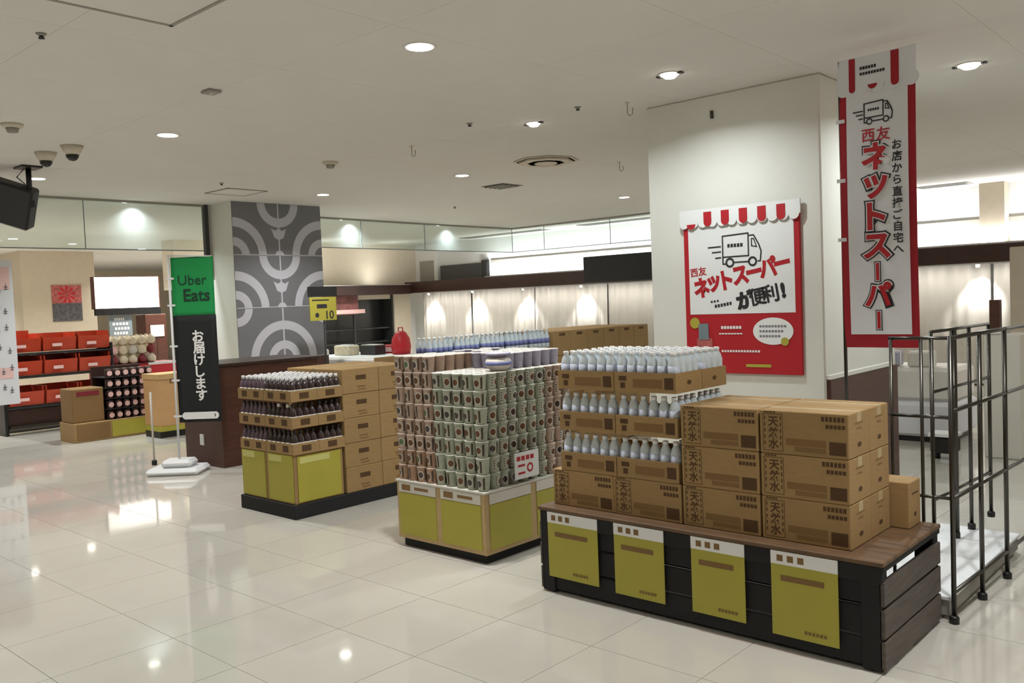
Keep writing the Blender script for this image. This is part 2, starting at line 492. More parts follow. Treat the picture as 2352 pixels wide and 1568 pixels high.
# ------------------------------------------------------------------ ceiling fittings
def downlight(x, y, label, r=.075, power=P_MAIN, color=WARM, spot=False, group=None):
    t = thing('ceiling_light', label, 'light', (x, y, H), 0, group)
    m = MB(); n = 20
    m.lathe([(r, -.003), (r + .018, -.006), (r + .022, 0), (r, 0)], n=n)
    m.build('trim_ring', 'trim_white', t)
    if spot:
        m = MB(); m.lathe([(.0, -.035), (r * .6, -.028), (r, -.004), (r, 0)], n=n); m.build('lens', 'lens', t)
        for s in (-1, 1): MB().box(s * (r + .02) - .018, s * (r + .02) + .018, -.02, .02, -.012, 0).build('clip', 'charcoal', t)
    else:
        MB().lathe([(0.0, -.0045), (r, -.004), (r, 0)], n=n).build('lens', 'lens', t)
    area_lamp('lamp', (0, 0, -.04), r * 1.8, power, color, 125 if not spot else 150, (0, 0, -1), t)
    return t


downlight(-4.02, 3.70, 'large round ceiling light, the nearest one at top centre', .085)
downlight(-7.41, 3.78, 'round ceiling light between the two dome cameras and the centre', .085)
downlight(-3.37, 5.51, 'adjustable ceiling spotlight just left of the pillar top, dark clips on both sides', .065, 38, COOL, True)
downlight(-5.10, 6.03, 'adjustable ceiling spotlight above the round air vent', .06, 45, COOL, True)
downlight(-7.74, 7.74, 'round ceiling light below and left of the round air vent', .08)
downlight(-10.1, 7.36, 'round ceiling light right above the patterned tile column', .08)
downlight(-8.03, 11.65, 'small far ceiling light just left of the pillar', .08)
downlight(-10.5, 3.80, 'round ceiling light partly behind the black monitor bracket', .08)
downlight(-1.80, 7.03, 'bright ceiling spotlight at the right of the red vertical banner', .075, 60, COOL, True)
downlight(-12.05, 5.50, 'ceiling light glowing close behind the left glass barrier', .08, 80, COOL)
downlight(-12.74, 9.70, 'ceiling light glowing behind the glass, next to the patterned column', .08, 95, COOL)
downlight(-12.88, 12.2, 'ceiling light glowing behind the middle of the right glass barrier', .08, 80, COOL)
for k, (x, y) in enumerate(((-18.4, 6.15), (-19.3, 7.6), (-20.4, 9.6))):
    downlight(x, y, 'small ceiling light inside the shop, %s behind the left glass' % ('first from the monitor', 'second from the monitor', 'third from the monitor')[k], .08, 60, NEUT)


def fitting(name, label, cat, x, y): return thing(name, label, cat, (x, y, H))


for x, y, lb in ((-7.69, 2.62, 'round beige smoke detector near the left edge of the ceiling'), (-7.80, 5.80, 'round grey smoke detector in the middle of the ceiling')):
    t = fitting('smoke_detector', lb, 'detector', x, y)
    MB().lathe([(.0, -.035), (.07, -.03), (.085, 0)], n=18).build('base', 'detector', t); MB().lathe([(0, -.07), (.04, -.066), (.05, -.03)], n=16).build('sensor', 'wall_grey', t)
for x, y, lb in ((-8.82, 3.28, 'dome camera with a flat mount, beside the black monitor'), (-8.36, 3.34, 'dome camera with a cone mount, right of the monitor')):
    t = fitting('dome_camera', lb, 'camera', x, y)
    MB().lathe([(.045, -.09), (.075, -.06), (.10, 0)], n=18).build('mount', 'detector', t); MB().lathe([(0, -.14), (.03, -.132), (.05, -.11), (.058, -.085)], n=18).build('dome', 'dome', t)
for x, y, lb in ((-5.17, 1.94, 'dark sprinkler head in the upper left of the ceiling'), (-5.45, 5.57, 'small dark sprinkler head above the round vent, left one'), (-4.45, 5.83, 'small grey sprinkler head nearer the pillar'),
                 (-9.78, 5.64, 'tiny sprinkler head by the square hatch near the patterned column'), (-10.3, 10.1, 'tiny far sprinkler head behind the round lights')):
    t = fitting('sprinkler', lb, 'sprinkler', x, y)
    MB().lathe([(.016, -.012), (.03, 0)], n=12).build('rosette', 'wall_grey', t); MB().lathe([(.0, -.03), (.018, -.028), (.010, -.012)], n=10).build('head', 'charcoal', t)
t = fitting('ceiling_sensor', 'flat rectangular grey sensor box on the ceiling seam', 'sensor', -5.757, 3.279)
MB().box(-.06, .06, -.05, .05, -.02, 0, 0, .005).build('cover', 'wall_grey', t); MB().box(-.02, .02, -.012, .012, -.024, -.02).build('window', 'detector', t)
for x, y, lb in ((-6.57, 5.88, 'thin wire hanging hook in the middle of the ceiling'), (-5.96, 8.57, 'small dark ceiling hook right of the round vent'), (-4.09, 6.02, 'wire hanging hook beside the pillar corner')):
    t = fitting('ceiling_hook', lb, 'hook', x, y); MB().lathe([(.02, -.006), (.025, 0)], n=10).build('plate', 'detector', t)
    MB().tube([(0, 0, 0), (0, 0, -.09), (.02, 0, -.11), (.05, 0, -.1), (.05, 0, -.05)], .004, 0, 6).build('wire', 'wall_grey', t)


def hatch(x0, x1, y0, y1, lb):
    t = fitting('access_hatch', lb, 'ceiling hatch', (x0 + x1) / 2, (y0 + y1) / 2); a, b = (x1 - x0) / 2, (y1 - y0) / 2
    MB().box(-a + .02, a - .02, -b + .02, b - .02, -.006, -.001).build('door', 'ceiling', t)
    m = MB(); w = .022
    for q in ((-a, a, -b, -b + w), (-a, a, b - w, b), (-a, -a + w, -b, b), (a - w, a, -b, b)): m.box(*q, -.010, 0)
    m.build('frame', 'wall_grey', t)


hatch(-4.585, -3.3, 1.1, 2.40, 'large square access hatch at the top edge of the ceiling')
hatch(-10.7, -10.12, 5.92, 6.5, 'small square access hatch above the patterned column')
t = fitting('air_vent', 'round ring-shaped ceiling air vent above the net supermarket signs', 'vent', -6.39, 7.74)
for r0, r1, z in ((.37, .34, -.012), (.31, .21, -.03), (.13, .0, -.04)): MB().lathe([(r1, z), (r0, z - .0), (r0 + .004, -.005), (r1 + .004, -.005), (r1, z)] if r1 else [(0, z), (r0, z), (r0 + .02, -.005)], n=8, smooth=False).build('louver', 'detector', t)
MB().lathe([(0, -.004), (.37, -.003), (.37, 0)], n=8, smooth=False).build('plenum', 'charcoal', t)
t = fitting('air_vent', 'small dark diamond ceiling vent left of the round vent', 'vent', -8.14, 8.9)
MB().box(-.2, .2, -.2, .2, -.006, 0).build('plenum', 'charcoal', t)
for q in range(4): MB().box(-.18, .18, -.16 + q * .09, -.12 + q * .09, -.02, -.006).build('louver', 'wall_grey', t)

# black monitor hanging from the ceiling at the left
t = thing('hanging_monitor', 'black monitor on a ceiling bracket at the left edge', 'monitor', (-9.73, 3.44, H))
fx = MB(); fwd = Vector((.55, -.75, -.36)).normalized(); rt = fwd.cross(Vector((0, 0, 1))).normalized() * -1
rt = Vector((0.70, 0.62, -.38)).normalized(); nf = (Vector((.67, -.74, 0)) * .9 + Vector((0, 0, -.3))).normalized()
upv = nf.cross(rt).normalized(); rt = upv.cross(nf).normalized(); cpos = Vector((-.13, -.14, -.39))
X = Matrix(((rt.x, upv.x, nf.x, cpos.x), (rt.y, upv.y, nf.y, cpos.y), (rt.z, upv.z, nf.z, cpos.z), (0, 0, 0, 1)))
m = MB(); m.M = X; m.box(-.34, .20, -.22, .22, -.14, .03, 0, .02); m.build('housing', 'black', t)
m = MB(); m.M = X; m.rect(-.32, .18, -.19, .20, .0315); m.build('screen', 'charcoal', t)
MB().tube([(.0, 0, 0), (0, 0, -.2), (.02, .02, -.42)], .028).build('bracket_arm', 'black', t)
MB().tube([(-.03, -.03, -.02), (-.10, -.08, -.10), (-.02, -.03, -.18), (-.12, -.07, -.22)], .008, 0, 6).build('cable', 'ink_grey', t)
MB().box(-.12, .12, -.1, .1, -.02, 0).build('ceiling_plate', 'black', t)

# ------------------------------------------------------------------ dust sheets under the fascia, spotlights
sheet_rng = [(-17.3, -15.52), (-15.5, -13.42), (-13.4, -11.32), (-11.3, -9.2), (-6.2, -3.75), (-3.7, -1.5)]
SL = ['white dust sheet hanging under the fascia, leftmost, beside the dark shelves', 'white dust sheet under the fascia, second from the dark shelves', 'white dust sheet under the fascia, third from the dark shelves',
      'white dust sheet under the fascia, partly behind the pillar', 'white dust sheet hanging under the fascia right of the red banner', 'white dust sheet hanging at the right edge behind the cage']
for (a, b), lb in zip(sheet_rng, SL):
    m = MB(); n = 48; vs_, fs_ = [], []
    ph = random.random() * 6
    for k in range(n + 1):
        u = k / n; x = a + (b - a) * u
        for z in (.03, 1.0, 2.26):
            amp = .030 * (1.1 - .3 * z)
            vs_.append((x, 15.66 + amp * math.sin(u * 31 + ph) + .02 * math.sin(u * 77 + ph * 2) + (2.26 - z) * -.03, z))
    for k in range(n):
        for q in range(2): A = k * 3 + q; fs_.append((A, A + 3, A + 4, A + 1))
    m.add(vs_, fs_, 0, True); o = m.build('dust_sheet', 'cloth_white'); tag(o, lb, 'sheet')
    md = o.modifiers.new('s', 'SOLIDIFY'); md.thickness = .006
for k, x in enumerate((-16.85, -15.26, -13.6, -11.88, -3.88)):
    t = thing('spotlight', ('small spotlight under the brown fascia, leftmost of the row', 'small spotlight under the brown fascia, second of the row', 'small spotlight under the brown fascia, third of the row',
                            'small spotlight under the brown fascia, nearest the black signboard', 'small spotlight under the fascia right of the red banner')[k], 'light', (x, 15.45, 1.98))
    MB().lathe([(.035, -.06), (.04, 0)], n=12).build('housing', 'white', t); MB().lathe([(0, -.064), (.033, -.061)], n=12).build('lens', 'lens', t)
    l = bpy.data.lights.new('lamp', 'SPOT'); l.energy = 85; l.color = (1, .97, .93); l.spot_size = math.radians(80); l.spot_blend = .6; l.shadow_soft_size = .03
    o = bpy.data.objects.new('lamp', l); COL.objects.link(o); o.parent = t; o.location = (0, 0, -.08); o.rotation_euler = Vector((0, .25, -1)).to_track_quat('-Z', 'Y').to_euler()
    

wash = thing('added_wash_strip', 'added strip light under the brown fascia, brightening the white sheets', 'light', (-6.4, 15.34, 1.983))
MB().box(-10.9, 10.9, -.02, .02, -.02, 0).build('housing', 'white', wash)  # unseen strip fixture, put in to brighten the sheets evenly
for x in (-9, -5.4, -1.8, 1.8, 5.4, 9): area_lamp('strip_lamp', (x, .0, -.025), 3.5, 22, (1, .95, .87), 175, (0, .55, -1), wash, .04)

# black signboard on the fascia
o = MB().box(-11.55, -9.6, 15.12, 15.27, 2.0, 2.56, 0, .01).build('signboard', 'black'); tag(o, 'blank black signboard on the brown fascia left of the pillar', 'sign')

# dark refrigerated shelving below left fascia
t = thing('dark_shelving', 'unlit dark wall shelving under the left brown fascia', 'shelf', (-17.7, 9.2, 0))
MB().box(-.5, -.45, 0, 6.2, 0, 1.97).build('back', 'dark_shelf', t)
MB().box(-.5, .0, 5.7, 5.75, 0, 1.97).build('end_panel', 'dark_shelf', t); MB().box(-.02, .05, 5.75, 6.3, 0, 1.97).build('cream_jamb', 'wall_cream', t)
for z in (.35, .75, 1.1, 1.86): MB().box(-.45, -.1, 0, 5.7, z, z + .03).build('shelf_board', 'dark_shelf', t)
for y in (0, 1.5, 3.0, 4.5): MB().box(-.1, -.06, y, y + .04, 0, 1.86).build('post', 'charcoal', t)
MB().box(-.12, -.03, 0, 5.7, 0, .33).build('plinth', 'black', t)
MB().box(-.1, -.05, .0, 5.74, 1.86, 1.97).build('top_panel', 'wall_cream', t)
o = MB().box(-17.62, -17.56, 12.4, 13.7, 1.50, 1.97).build('shop_poster', ['poster_dim']); tag(o, 'small reddish poster under the left fascia beside the yellow price sign', 'poster')
MB().box(-17.56, -17.555, 12.4, 13.9, 1.52, 1.62).build('strip', 'pink', o)


# ------------------------------------------------------------------ brown counter, white freezer, yellow sign
t = thing('service_counter', 'low dark brown counter standing behind the black and green flag', 'counter', (-9.03, 5.45, 0))
MB().box(-.41, .41, -.63, .65, 0, 1.09, 0, .006).build('body', 'brown_wood', t); MB().box(-.43, .43, -.65, .67, 1.09, 1.125, 0, .006).build('top', 'fascia', t)
MB().box(-.06, .02, -.642, -.63, .22, .34).build('socket_plate', 'white', t)

t = thing('freezer_case', 'long white freezer case behind the patterned column', 'freezer', (-11.7, 9.0, 0), 0)
MB().box(-1.0, .9, -.5, .9, 0, .78, 0, .02).build('body', 'white', t); MB().box(-1.03, .93, -.53, .93, .78, .86, 0, .015).build('rim', 'white', t)
MB().box(-.9, .8, -.4, .8, .86, .868).build('lid', 'wall_white', t)
for k, (x, y, c, s, lb) in enumerate(((-12.3, 8.75, 'offwhite', .14, 'small white tub on the freezer case next to the patterned column'), (-12.1, 9.15, 'cream_goods', .2, 'cream carton on the white freezer case'), (-11.65, 9.35, 'charcoal', .2, 'dark tray on the white freezer case'))):
    o = MB().box(x - s, x + s, y - s * .6, y + s * .6, .868, .868 + s * .8, 0, .01).build('tub', c); tag(o, lb, 'container')
    MB().box(x - s * .9, x + s * .9, y - s * .5, y + s * .5, .868 + s * .8, .88 + s * .8).build('lid', 'white', o)
t = thing('red_bag', 'bright red shopping bag standing on the freezer case', 'bag', (-11.15, 9.55, .868))
MB().lathe([(.15, 0), (.17, .12), (.15, .26), (.09, .36), (.05, .38)], n=12).build('body', 'bag_red', t); MB().tube([(-.06, 0, .36), (-.05, 0, .44), (.05, 0, .44), (.06, 0, .36)], .012, 0, 6).build('handle', 'bag_red', t)
o = MB().box(-.3, .3, -.12, .12, 0, .14, 0, .01).build('red_carton', 'red', None, (-11.62, 9.72, .868), .3); tag(o, 'flat red carton lying beside the red bag', 'box'); MB().box(-.28, .28, -.13, -.12, .03, .11).build('print', 'pink', o)

t = thing('price_stand', 'yellow price sign on a slim post beside the patterned column', 'sign', (-10.8, 7.78, 0))
MB().tube([(0, 0, 0), (0, 0, 1.9)], .014).build('post', 'charcoal', t); MB().lathe([(.16, 0), (.16, .02), (.03, .03)], n=16).build('foot', 'black', t)
MB().box(.0, .02, -.27, .24, 1.85, 2.0).build('header', 'black', t)
MB().box(.015, .03, -.26, .21, 1.50, 1.845).build('board', 'yellow', t)
m = MB(); m.M = SIDE(.031, -.02, 1.67)
m.text('10', .11, -.09, .17, 0, 0, .02); m.rect(-.12, .06, .01, .07, 0, 0); m.rect(-.2, .1, .12, .14, 0, 0); m.disc(-.12, -.09, .035, 0, 0); m.build('lettering', 'ink', t)

# ------------------------------------------------------------------ black and green vertical flag
t = thing('flag_stand', 'tall delivery flag with green top and black body on a white water-filled base', 'flag', (-8.83, 4.43, 0), math.atan2(.67, .741))
MB().box(-.30, .26, -.2, .2, 0, .07, 0, .03).build('base', 'white_plastic', t)
MB().box(-.16, .16, -.12, .12, .07, .15, 0, .03).build('base_hub', 'white_plastic', t)
MB().tube([(0, 0, .1), (0, 0, 2.30)], .013).build('pole', 'white_plastic', t)
MB().tube([(0, 0, 2.29), (.46, 0, 2.27)], .008, 0, 6).build('cross_arm', 'white_plastic', t)
for z in (2.05, 1.77, 1.34, .98, .6): MB().box(-.03, .05, -.012, .012, z - .01, z + .01).build('loop', 'white_plastic', t)
fl = MB()
def wav(v): return Vector((v.x, v.y + .014 * math.sin(v.x * 9) + .008 * math.sin(v.z * 3), v.z))
def cloth(m, x0, x1, z0, z1, mi=0, nx=8, nz=16, y=0.0):
    v, f = [], []
    for a in range(nx + 1):
        for b in range(nz + 1): v.append((x0 + (x1 - x0) * a / nx, z0 + (z1 - z0) * b / nz, 0))
    for a in range(nx):
        for b in range(nz): A = a * (nz + 1) + b; f.append((A, A + nz + 1, A + nz + 2, A + 1))
    m.add(v, f, mi, True)
m = MB(); m.deform = wav; m.M = FRONT(0, 0, 0); cloth(m, .02, .475, .53, 1.66); o = m.build('lower_cloth', 'flag_black', t); o.modifiers.new('s', 'SOLIDIFY').thickness = .003
m = MB(); m.deform = wav; m.M = FRONT(0, 0, 0); cloth(m, .02, .47, 1.66, 2.27); o = m.build('upper_cloth', 'green', t); o.modifiers.new('s', 'SOLIDIFY').thickness = .003
m = MB(); m.deform = wav; m.M = FRONT(0, -.006, 0)
m.text('Uber', .24, 2.03, .15, 0, 0, .0); m.text('Eats', .28, 1.87, .18, 0, 0, .02); m.build('brand_lettering', 'deep_green', t)
m = MB(); m.deform = wav; m.M = FRONT(0, -.006, 0)
for k, ch in enumerate('お届けします'): m.text(ch, .27, 1.44 - k * .125, .135, 0, 0, .03)
pts = [(.10, .60), (.40, .60)]
m.stroke(pts, .075); m.disc(.09, .60, .0375, 0); m.disc(.41, .60, .0375, 0)
m.build('white_lettering', 'white', t)
m = MB(); m.deform = wav; m.M = FRONT(0, -.0075, 0); m.disc(.385, .60, .027); m.rect(.12, .33, .59, .61); m.build('search_mark', 'flag_black', t)

# thin white stand beside it
t = thing('pole_stand', 'thin pale pole with a black foot left of the flag base', 'stand', (-9.56, 4.50, 0))
MB().tube([(0, 0, .03), (0, 0, .82)], .012).build('pole', 'offwhite', t); MB().lathe([(.028, 0), (.028, .05), (.012, .06)], n=10).build('foot', 'black', t)


# ------------------------------------------------------------------ net supermarket poster and banner
def van(m, x, y, w, z, mi, lw):
    """line drawing of a delivery van, w wide, centred"""
    s = w / 100.0
    def P(*q): return [(x + (a - 50) * s, y + (b - 27) * s) for a, b in q]
    m.stroke(P((28, 4), (28, 52), (76, 54), (76, 16)), lw, z, mi); m.stroke(P((76, 16), (28, 16)), lw, z + .0001, mi)
    m.stroke(P((76, 50), (86, 50), (95, 34), (99, 22), (97, 6), (93, 6)), lw, z, mi)
    m.stroke(P((82, 44), (82, 32), (91, 30), (86, 44), (82, 44)), lw * .8, z, mi)
    m.stroke(P((50, 6), (74, 6)), lw, z, mi); m.stroke(P((28, 4), (33, 4)), lw, z, mi)
    for cx in (41, 83): m.ring(x + (cx - 50) * s, y + (6 - 27) * s, 5 * s, 8.4 * s, 0, 2 * PI, z + .0003, mi, 18)
    for a, b in ((0, 34), (8, 25), (14, 15)): m.stroke(P((a, b), (24, b + .5)), lw, z, mi)
    for k in range(5): m.rect(x + (37 + k * 6 - 50) * s, x + (41.6 + k * 6 - 50) * s, y + (32 - 27) * s, y + (38 - 27) * s, z, mi)


def stripe(m, x0, x1, y0, y1, z, mi):
    r = (x1 - x0) / 2; m.rect(x0, x1, y0 + r, y1, z, mi); m.ring((x0 + x1) / 2, y0 + r, 0, r, PI, 2 * PI, z, mi, 10)


PW, PH = .99, 1.32
t = thing('net_shop_poster', 'large red and white delivery poster on the pillar front, striped awning top', 'poster', (-3.78, 6.335, 1.03))
MB().box(0, PW, -.022, 0, 0, PH - .06, 0, .004).build('board', 'red', t)
m = MB(); m.M = FRONT(0, -.024, 0)
m.rect(.045, .945, .475, 1.22, 0, 0); m.build('white_panel', 'white', t)
m = MB(); m.M = FRONT(0, -.036, 0)
m.box(-.02, PW + .015, 1.215, PH, -.01, .004, 0)
for k in range(12): m.disc(.02 + k * .085, 1.215, .043, .0036, 0, 16)
m.build('awning', 'white', t)
m = MB(); m.M = FRONT(0, -.042, 0)
m.ring(.085, 1.205, 0, .04, PI, 2 * PI, 0, 0, 12); m.build('awning_stripe', 'red', t)
for k in range(5): m = MB(); m.M = FRONT(0, -.042, 0); stripe(m, .20 + k * .155, .27 + k * .155, 1.178, 1.295, 0, 0); m.build('awning_stripe', 'red', t)
m = MB(); m.M = FRONT(0, -.0255, 0); van(m, .455, .975, .46, 0, 0, .011); m.build('van_drawing', 'ink', t)
m = MB(); m.M = FRONT(0, -.0255, 0)
m.text('西友', .13, .82, .075, 0, 0, .02, .1)
rot = .165
for k, ch in enumerate('ネットスーパー'):
    xx = .155 + k * .115; yy = .690 + k * .0275
    m.text(ch, xx, yy, .17, 0, 0, .055, rot, .84)
m.build('red_lettering', 'red', t)
m = MB(); m.M = FRONT(0, -.0255, 0)
for k, ch in enumerate('が便利!'): [m.text(ch, .535 + k * .105 + dx, .585 + k * .02 + dy, .145, q * .0002, 0, 0.0 if k in (1, 2) else .035, rot) for q, (dx, dy) in enumerate(((0, 0), (.004, 0), (-.004, 0), (0, .004), (0, -.004)))]
for k in range(6): m.rect(.27 + k * .026, .289 + k * .026, .525 + k * .004, .550 + k * .004)
for k in range(3): m.rect(.235 + k * .027, .252 + k * .027, .565 + k * .003, .582 + k * .003)
m.build('black_lettering', 'ink', t)
m = MB(); m.M = FRONT(0, -.0255, 0); m.disc(.76, .335, .165, 0, 0, 28, .105)
for k in range(7): m.rect(.32 + k * .026, .34 + k * .026, .355, .378)
for k in range(8): m.rect(.30 + k * .026, .322 + k * .026, .312, .322)
for k in range(14): m.rect(.32 + k * .024, .337 + k * .024, .17, .187)
m.build('white_print', 'white', t)
m = MB(); m.M = FRONT(0, -.027, 0)
for r in range(3):
    for k in range(9 - r): m.rect(.65 + k * .025, .668 + k * .025, .365 - r * .038, .381 - r * .038)
m.build('fine_print', 'ink_grey', t)
m = MB(); m.M = FRONT(0, -.027, 0); m.disc(.085, .405, .045); m.disc(.855, .255, .032); m.rect(.53, .74, .055, .078); m.build('yellow_print', 'yellow', t)
m = MB(); m.M = FRONT(0, -.028, 0); m.box(.12, .21, .27, .40, 0, .002); m.build('phone_picture', 'sign_grey', t)
m = MB(); m.M = FRONT(0, -.0255, 0); m.box(.10, .24, .13, .28, 0, .001); m.build('goods_picture', 'poster_red', t)

BW, BH = .475, 1.82
t = thing('vertical_banner', 'tall red-bordered white delivery banner on a pole in front of the pillar', 'banner', (-2.235, 5.70, 0))
bwv = lambda v: Vector((v.x, v.y + .010 * math.sin(v.x * 8 + 1) + .012 * math.sin(v.z * 2.2), v.z))
MB().tube([(-.0, .02, .05), (0, .02, 3.13)], .012).build('pole', 'steel_dark', t); MB().tube([(0, .02, 3.12), (BW, .01, 3.135)], .008, 0, 6).build('cross_arm', 'white_plastic', t)
MB().box(-.2, .2, -.2, .2, 0, .06, 0, .02).build('base', 'white_plastic', t)
B0 = 1.285
m = MB(); m.deform = bwv; m.M = FRONT(0, 0, B0); cloth(m, 0, BW, 0, BH); o = m.build('cloth', 'banner_red', t)
def bl(dy):
    m = MB(); m.deform = bwv; m.M = FRONT(0, -dy, B0); return m
m = bl(.0035); cloth(m, .045, BW - .045, .085, BH - .12); m.build('white_field', 'cloth', t)
m = bl(.006); cloth(m, -.012, BW + .005, BH - .16, BH + .03)
for k in range(5): m.disc(.03 + k * .105, BH - .16, .05, 0, 0, 14)
m.build('awning', 'cloth', t)
m = bl(.0085)
stripe(m, .065, .105, BH - .19, BH + .025, 0, 0); stripe(m, .33, .38, BH - .19, BH + .025, 0, 0); m.ring(.215, BH - .155, 0, .03, PI, 2 * PI, 0, 0, 10); m.build('awning_stripe', 'banner_red', t)
m = bl(.0085)
for k in range(6): m.rect(.135 + k * .018, .149 + k * .018, BH - .055, BH - .035)
for k in range(9): m.rect(.135 + k * .018, .149 + k * .018, BH - .09, BH - .072)
m.build('fine_print', 'ink', t)
m = bl(.0065); van(m, .215, BH - .335, .25, 0, 0, .008); m.build('van_drawing', 'ink', t)
cs = [('ネ', .325, .185), ('ッ', .43, .20), ('ト', .53, .195), ('ス', .635, .19), ('ー', .722, .125), ('パ', .80, .172), ('ー', .89, .125)]
for dz, nm, mt, off in ((.0065, 'letter_outline', 'ink', .12), (.0085, 'letter_halo', 'cloth', .075), (.0105, 'red_lettering', 'red', .04)):
    m = bl(dz)
    for ch, v, sz in cs:
        m.text(ch, .228, BH - .035 - v * 1.83 + .02, sz, 0, 0, off, PI / 2 if ch == 'ー' else 0)
    if nm == 'red_lettering':
        m.text('西', .185, BH - .475, .09, 0, 0, .012); m.text('友', .28, BH - .475, .09, 0, 0, .012)
    m.build(nm, mt, t)
m = bl(.0068)
for k, ch in enumerate('お店から直接ご自宅へ'): m.text(ch, .362, BH - .555 - k * .072, .066, 0, 0, .02)
m.build('black_lettering', 'ink', t)
for z in (BH - .36, BH - .74, BH - 1.12): m = bl(.008); m.rect(-.02, .035, z - .012, z + .012); m.build('loop', 'cloth', t)


# ------------------------------------------------------------------ slatted crate with water cartons
CX0, CX1, CF, CB, CT = -3.26, -1.345, 3.78, 4.56, .495
t = crate = thing('slatted_crate', 'long dark slatted wooden crate carrying the water cartons', 'crate', ((CX0 + CX1) / 2, CF, 0))
ox, oy = -(CX0 + CX1) / 2, -CF
def cb(name, mt, x0, x1, y0, y1, z0, z1, ch=.004): return MB().box(x0 + ox, x1 + ox, y0 + oy, y1 + oy, z0, z1, 0, ch).build(name, mt, crate)
for x in (CX0, CX1 - .09):
    for y in (CF, CB - .07): cb('post', 'black_matte', x, x + .09, y, y + .07, .01, CT - .03)
for k, (z0, z1) in enumerate(((.02, .145), (.155, .285), (.297, .405))):
    cb('slat', 'dark_wood', CX1 - .012, CX1 + .012, CF + .0, CB, z0, z1)
    cb('slat', 'dark_wood', CX0 - .012, CX0 + .012, CF, CB, z0, z1)
    cb('slat', 'black_matte', CX0, CX1, CF + .012, CF + .03, z0, z1)
    if k == 0: cb('slat', 'dark_wood', CX0, CX1, CB - .03, CB - .012, z0, z1)
cb('rail', 'black_matte', CX0, CX1 + .005, CF - .004, CF + .03, CT - .10, CT - .022); cb('rail', 'black_matte', CX1 - .03, CX1 + .01, CF, CB, CT - .05, CT - .02); cb('rail', 'black_matte', CX0, CX1, CB - .03, CB, CT - .05, CT - .02)
for k in range(5):
    y0 = CF - .012 + k * .159; cb('plank', 'deck_wood', CX0 - .01, CX1 + .015, y0, y0 + .155, CT - .022, CT)
cb('foot_board', 'black', CX0 + .02, CX1 - .02, CF + .04, CB - .06, .012, .02)

# yellow and white price signs on the crate front
for k, (xa, xb, z0) in enumerate(((-3.2, -2.85, .10), (-2.74, -2.43, .09), (-2.27, -1.98, .09), (-1.845, -1.53, .075))):
    t = thing('price_sign', ('yellow price sign on the crate front, leftmost', 'yellow price sign on the crate front, second from the left', 'yellow price sign on the crate front, second from the right corner', 'yellow price sign on the crate front nearest the right corner')[k], 'sign', ((xa + xb) / 2, CF - .006, 0))
    w = (xb - xa) / 2
    MB().box(-w, w, -.004, 0, z0, .41).build('card', 'yellow', t); MB().box(-w, w, -.006, 0, .41, .471).build('header', 'white', t)
    m = MB(); m.M = FRONT(0, -.0065, 0)
    for q in range(3): m.rect(-w + .03 + q * .05, -w + .06 + q * .05, .425, .455)
    for q in range(6): m.rect(.0 + q * .018, .012 + q * .018, z0 + .03, z0 + .045)
    m.rect(-w * .7, w * .6, .335, .36); m.build('print', 'print_mid', t)

CWd, CDp, CHt = .425, .245, .204
carton_me = box_mesh('carton', 'cardboard', -CWd / 2, CWd / 2, 0, CDp, 0, CHt, .004)
def carton_print():
    m = MB(); m.M = FRONT(-CWd / 2, -.0006, 0)
    for q in ((.015, .115, .186, .189), (.015, .115, .012, .015), (.015, .018, .012, .189), (.112, .115, .012, .189)): m.rect(*q, 0, 0)
    for k, ch in enumerate('天然水'): m.text(ch, .068, .152 - k * .052, .052, 0, 0, .03)
    for k in range(5): m.rect(.022, .028, .16 - k * .03, .178 - k * .03); m.rect(.101, .107, .16 - k * .03, .178 - k * .03)
    for k in range(4): m.rect(.022 + k * .015, .034 + k * .015, .1925, .2005)
    for k in range(6): m.rect(.30 + k * .0185, .314 + k * .0185, .166, .188)
    for k in range(5): m.rect(.32 + k * .0185, .335 + k * .0185, .134, .152)
    m.rect(.335, .412, .015, .075, 0, 0)
    m.rect(.13, .32, .045, .078, 0, 1); m.rect(.17, .32, .018, .04, 0, 1)
    m.M = SIDE(CWd / 2 + .0006, 0, 0)
    m.disc(CDp / 2, .055, .024, 0, 0, 12, .012); m.rect(.07, .17, .15, .158, 0, 1); m.rect(.09, .15, .125, .133, 0, 1)
    return m.mesh('print', ['print_brown', 'print_mid'])
carton_pr = carton_print()
carton_tape = MB().box(-CWd / 2 - .0008, CWd / 2 + .0008, CDp / 2 - .025, CDp / 2 + .025, CHt - .045, CHt + .0006).mesh('tape', 'tape')
def carton(x, y, z, label, group=None, rz=0.0):
    t = tag(inst('water_carton', carton_me, None, (x, y, z), rz), label, 'carton', group)
    inst('print', carton_pr, t); inst('tape', carton_tape, t)
    return t
LV = ['bottom', 'middle', 'top']
for si, (xc, nm) in enumerate(((-1.715, 'right-end'), (-2.150, 'second'))):
    for row, y in (('front', 3.862), ('rear', 4.112)):
        for l in range(3):
            carton(xc, y, CT + .001 + l * (CHt + .0015), 'brown water carton in the %s %s stack on the crate, %s level' % (nm, row, LV[l]))
for i, xc in enumerate((-2.585, -3.02)):
    carton(xc + (.01 if i else 0), 3.862, CT + .001, 'brown water carton under the bottle trays, %s' % ('left one at the crate end' if i else 'right one'))
    carton(xc + (.01 if i else 0), 4.112, CT + .001, 'brown water carton behind the one under the %s bottle trays' % ('left' if i else 'right'))
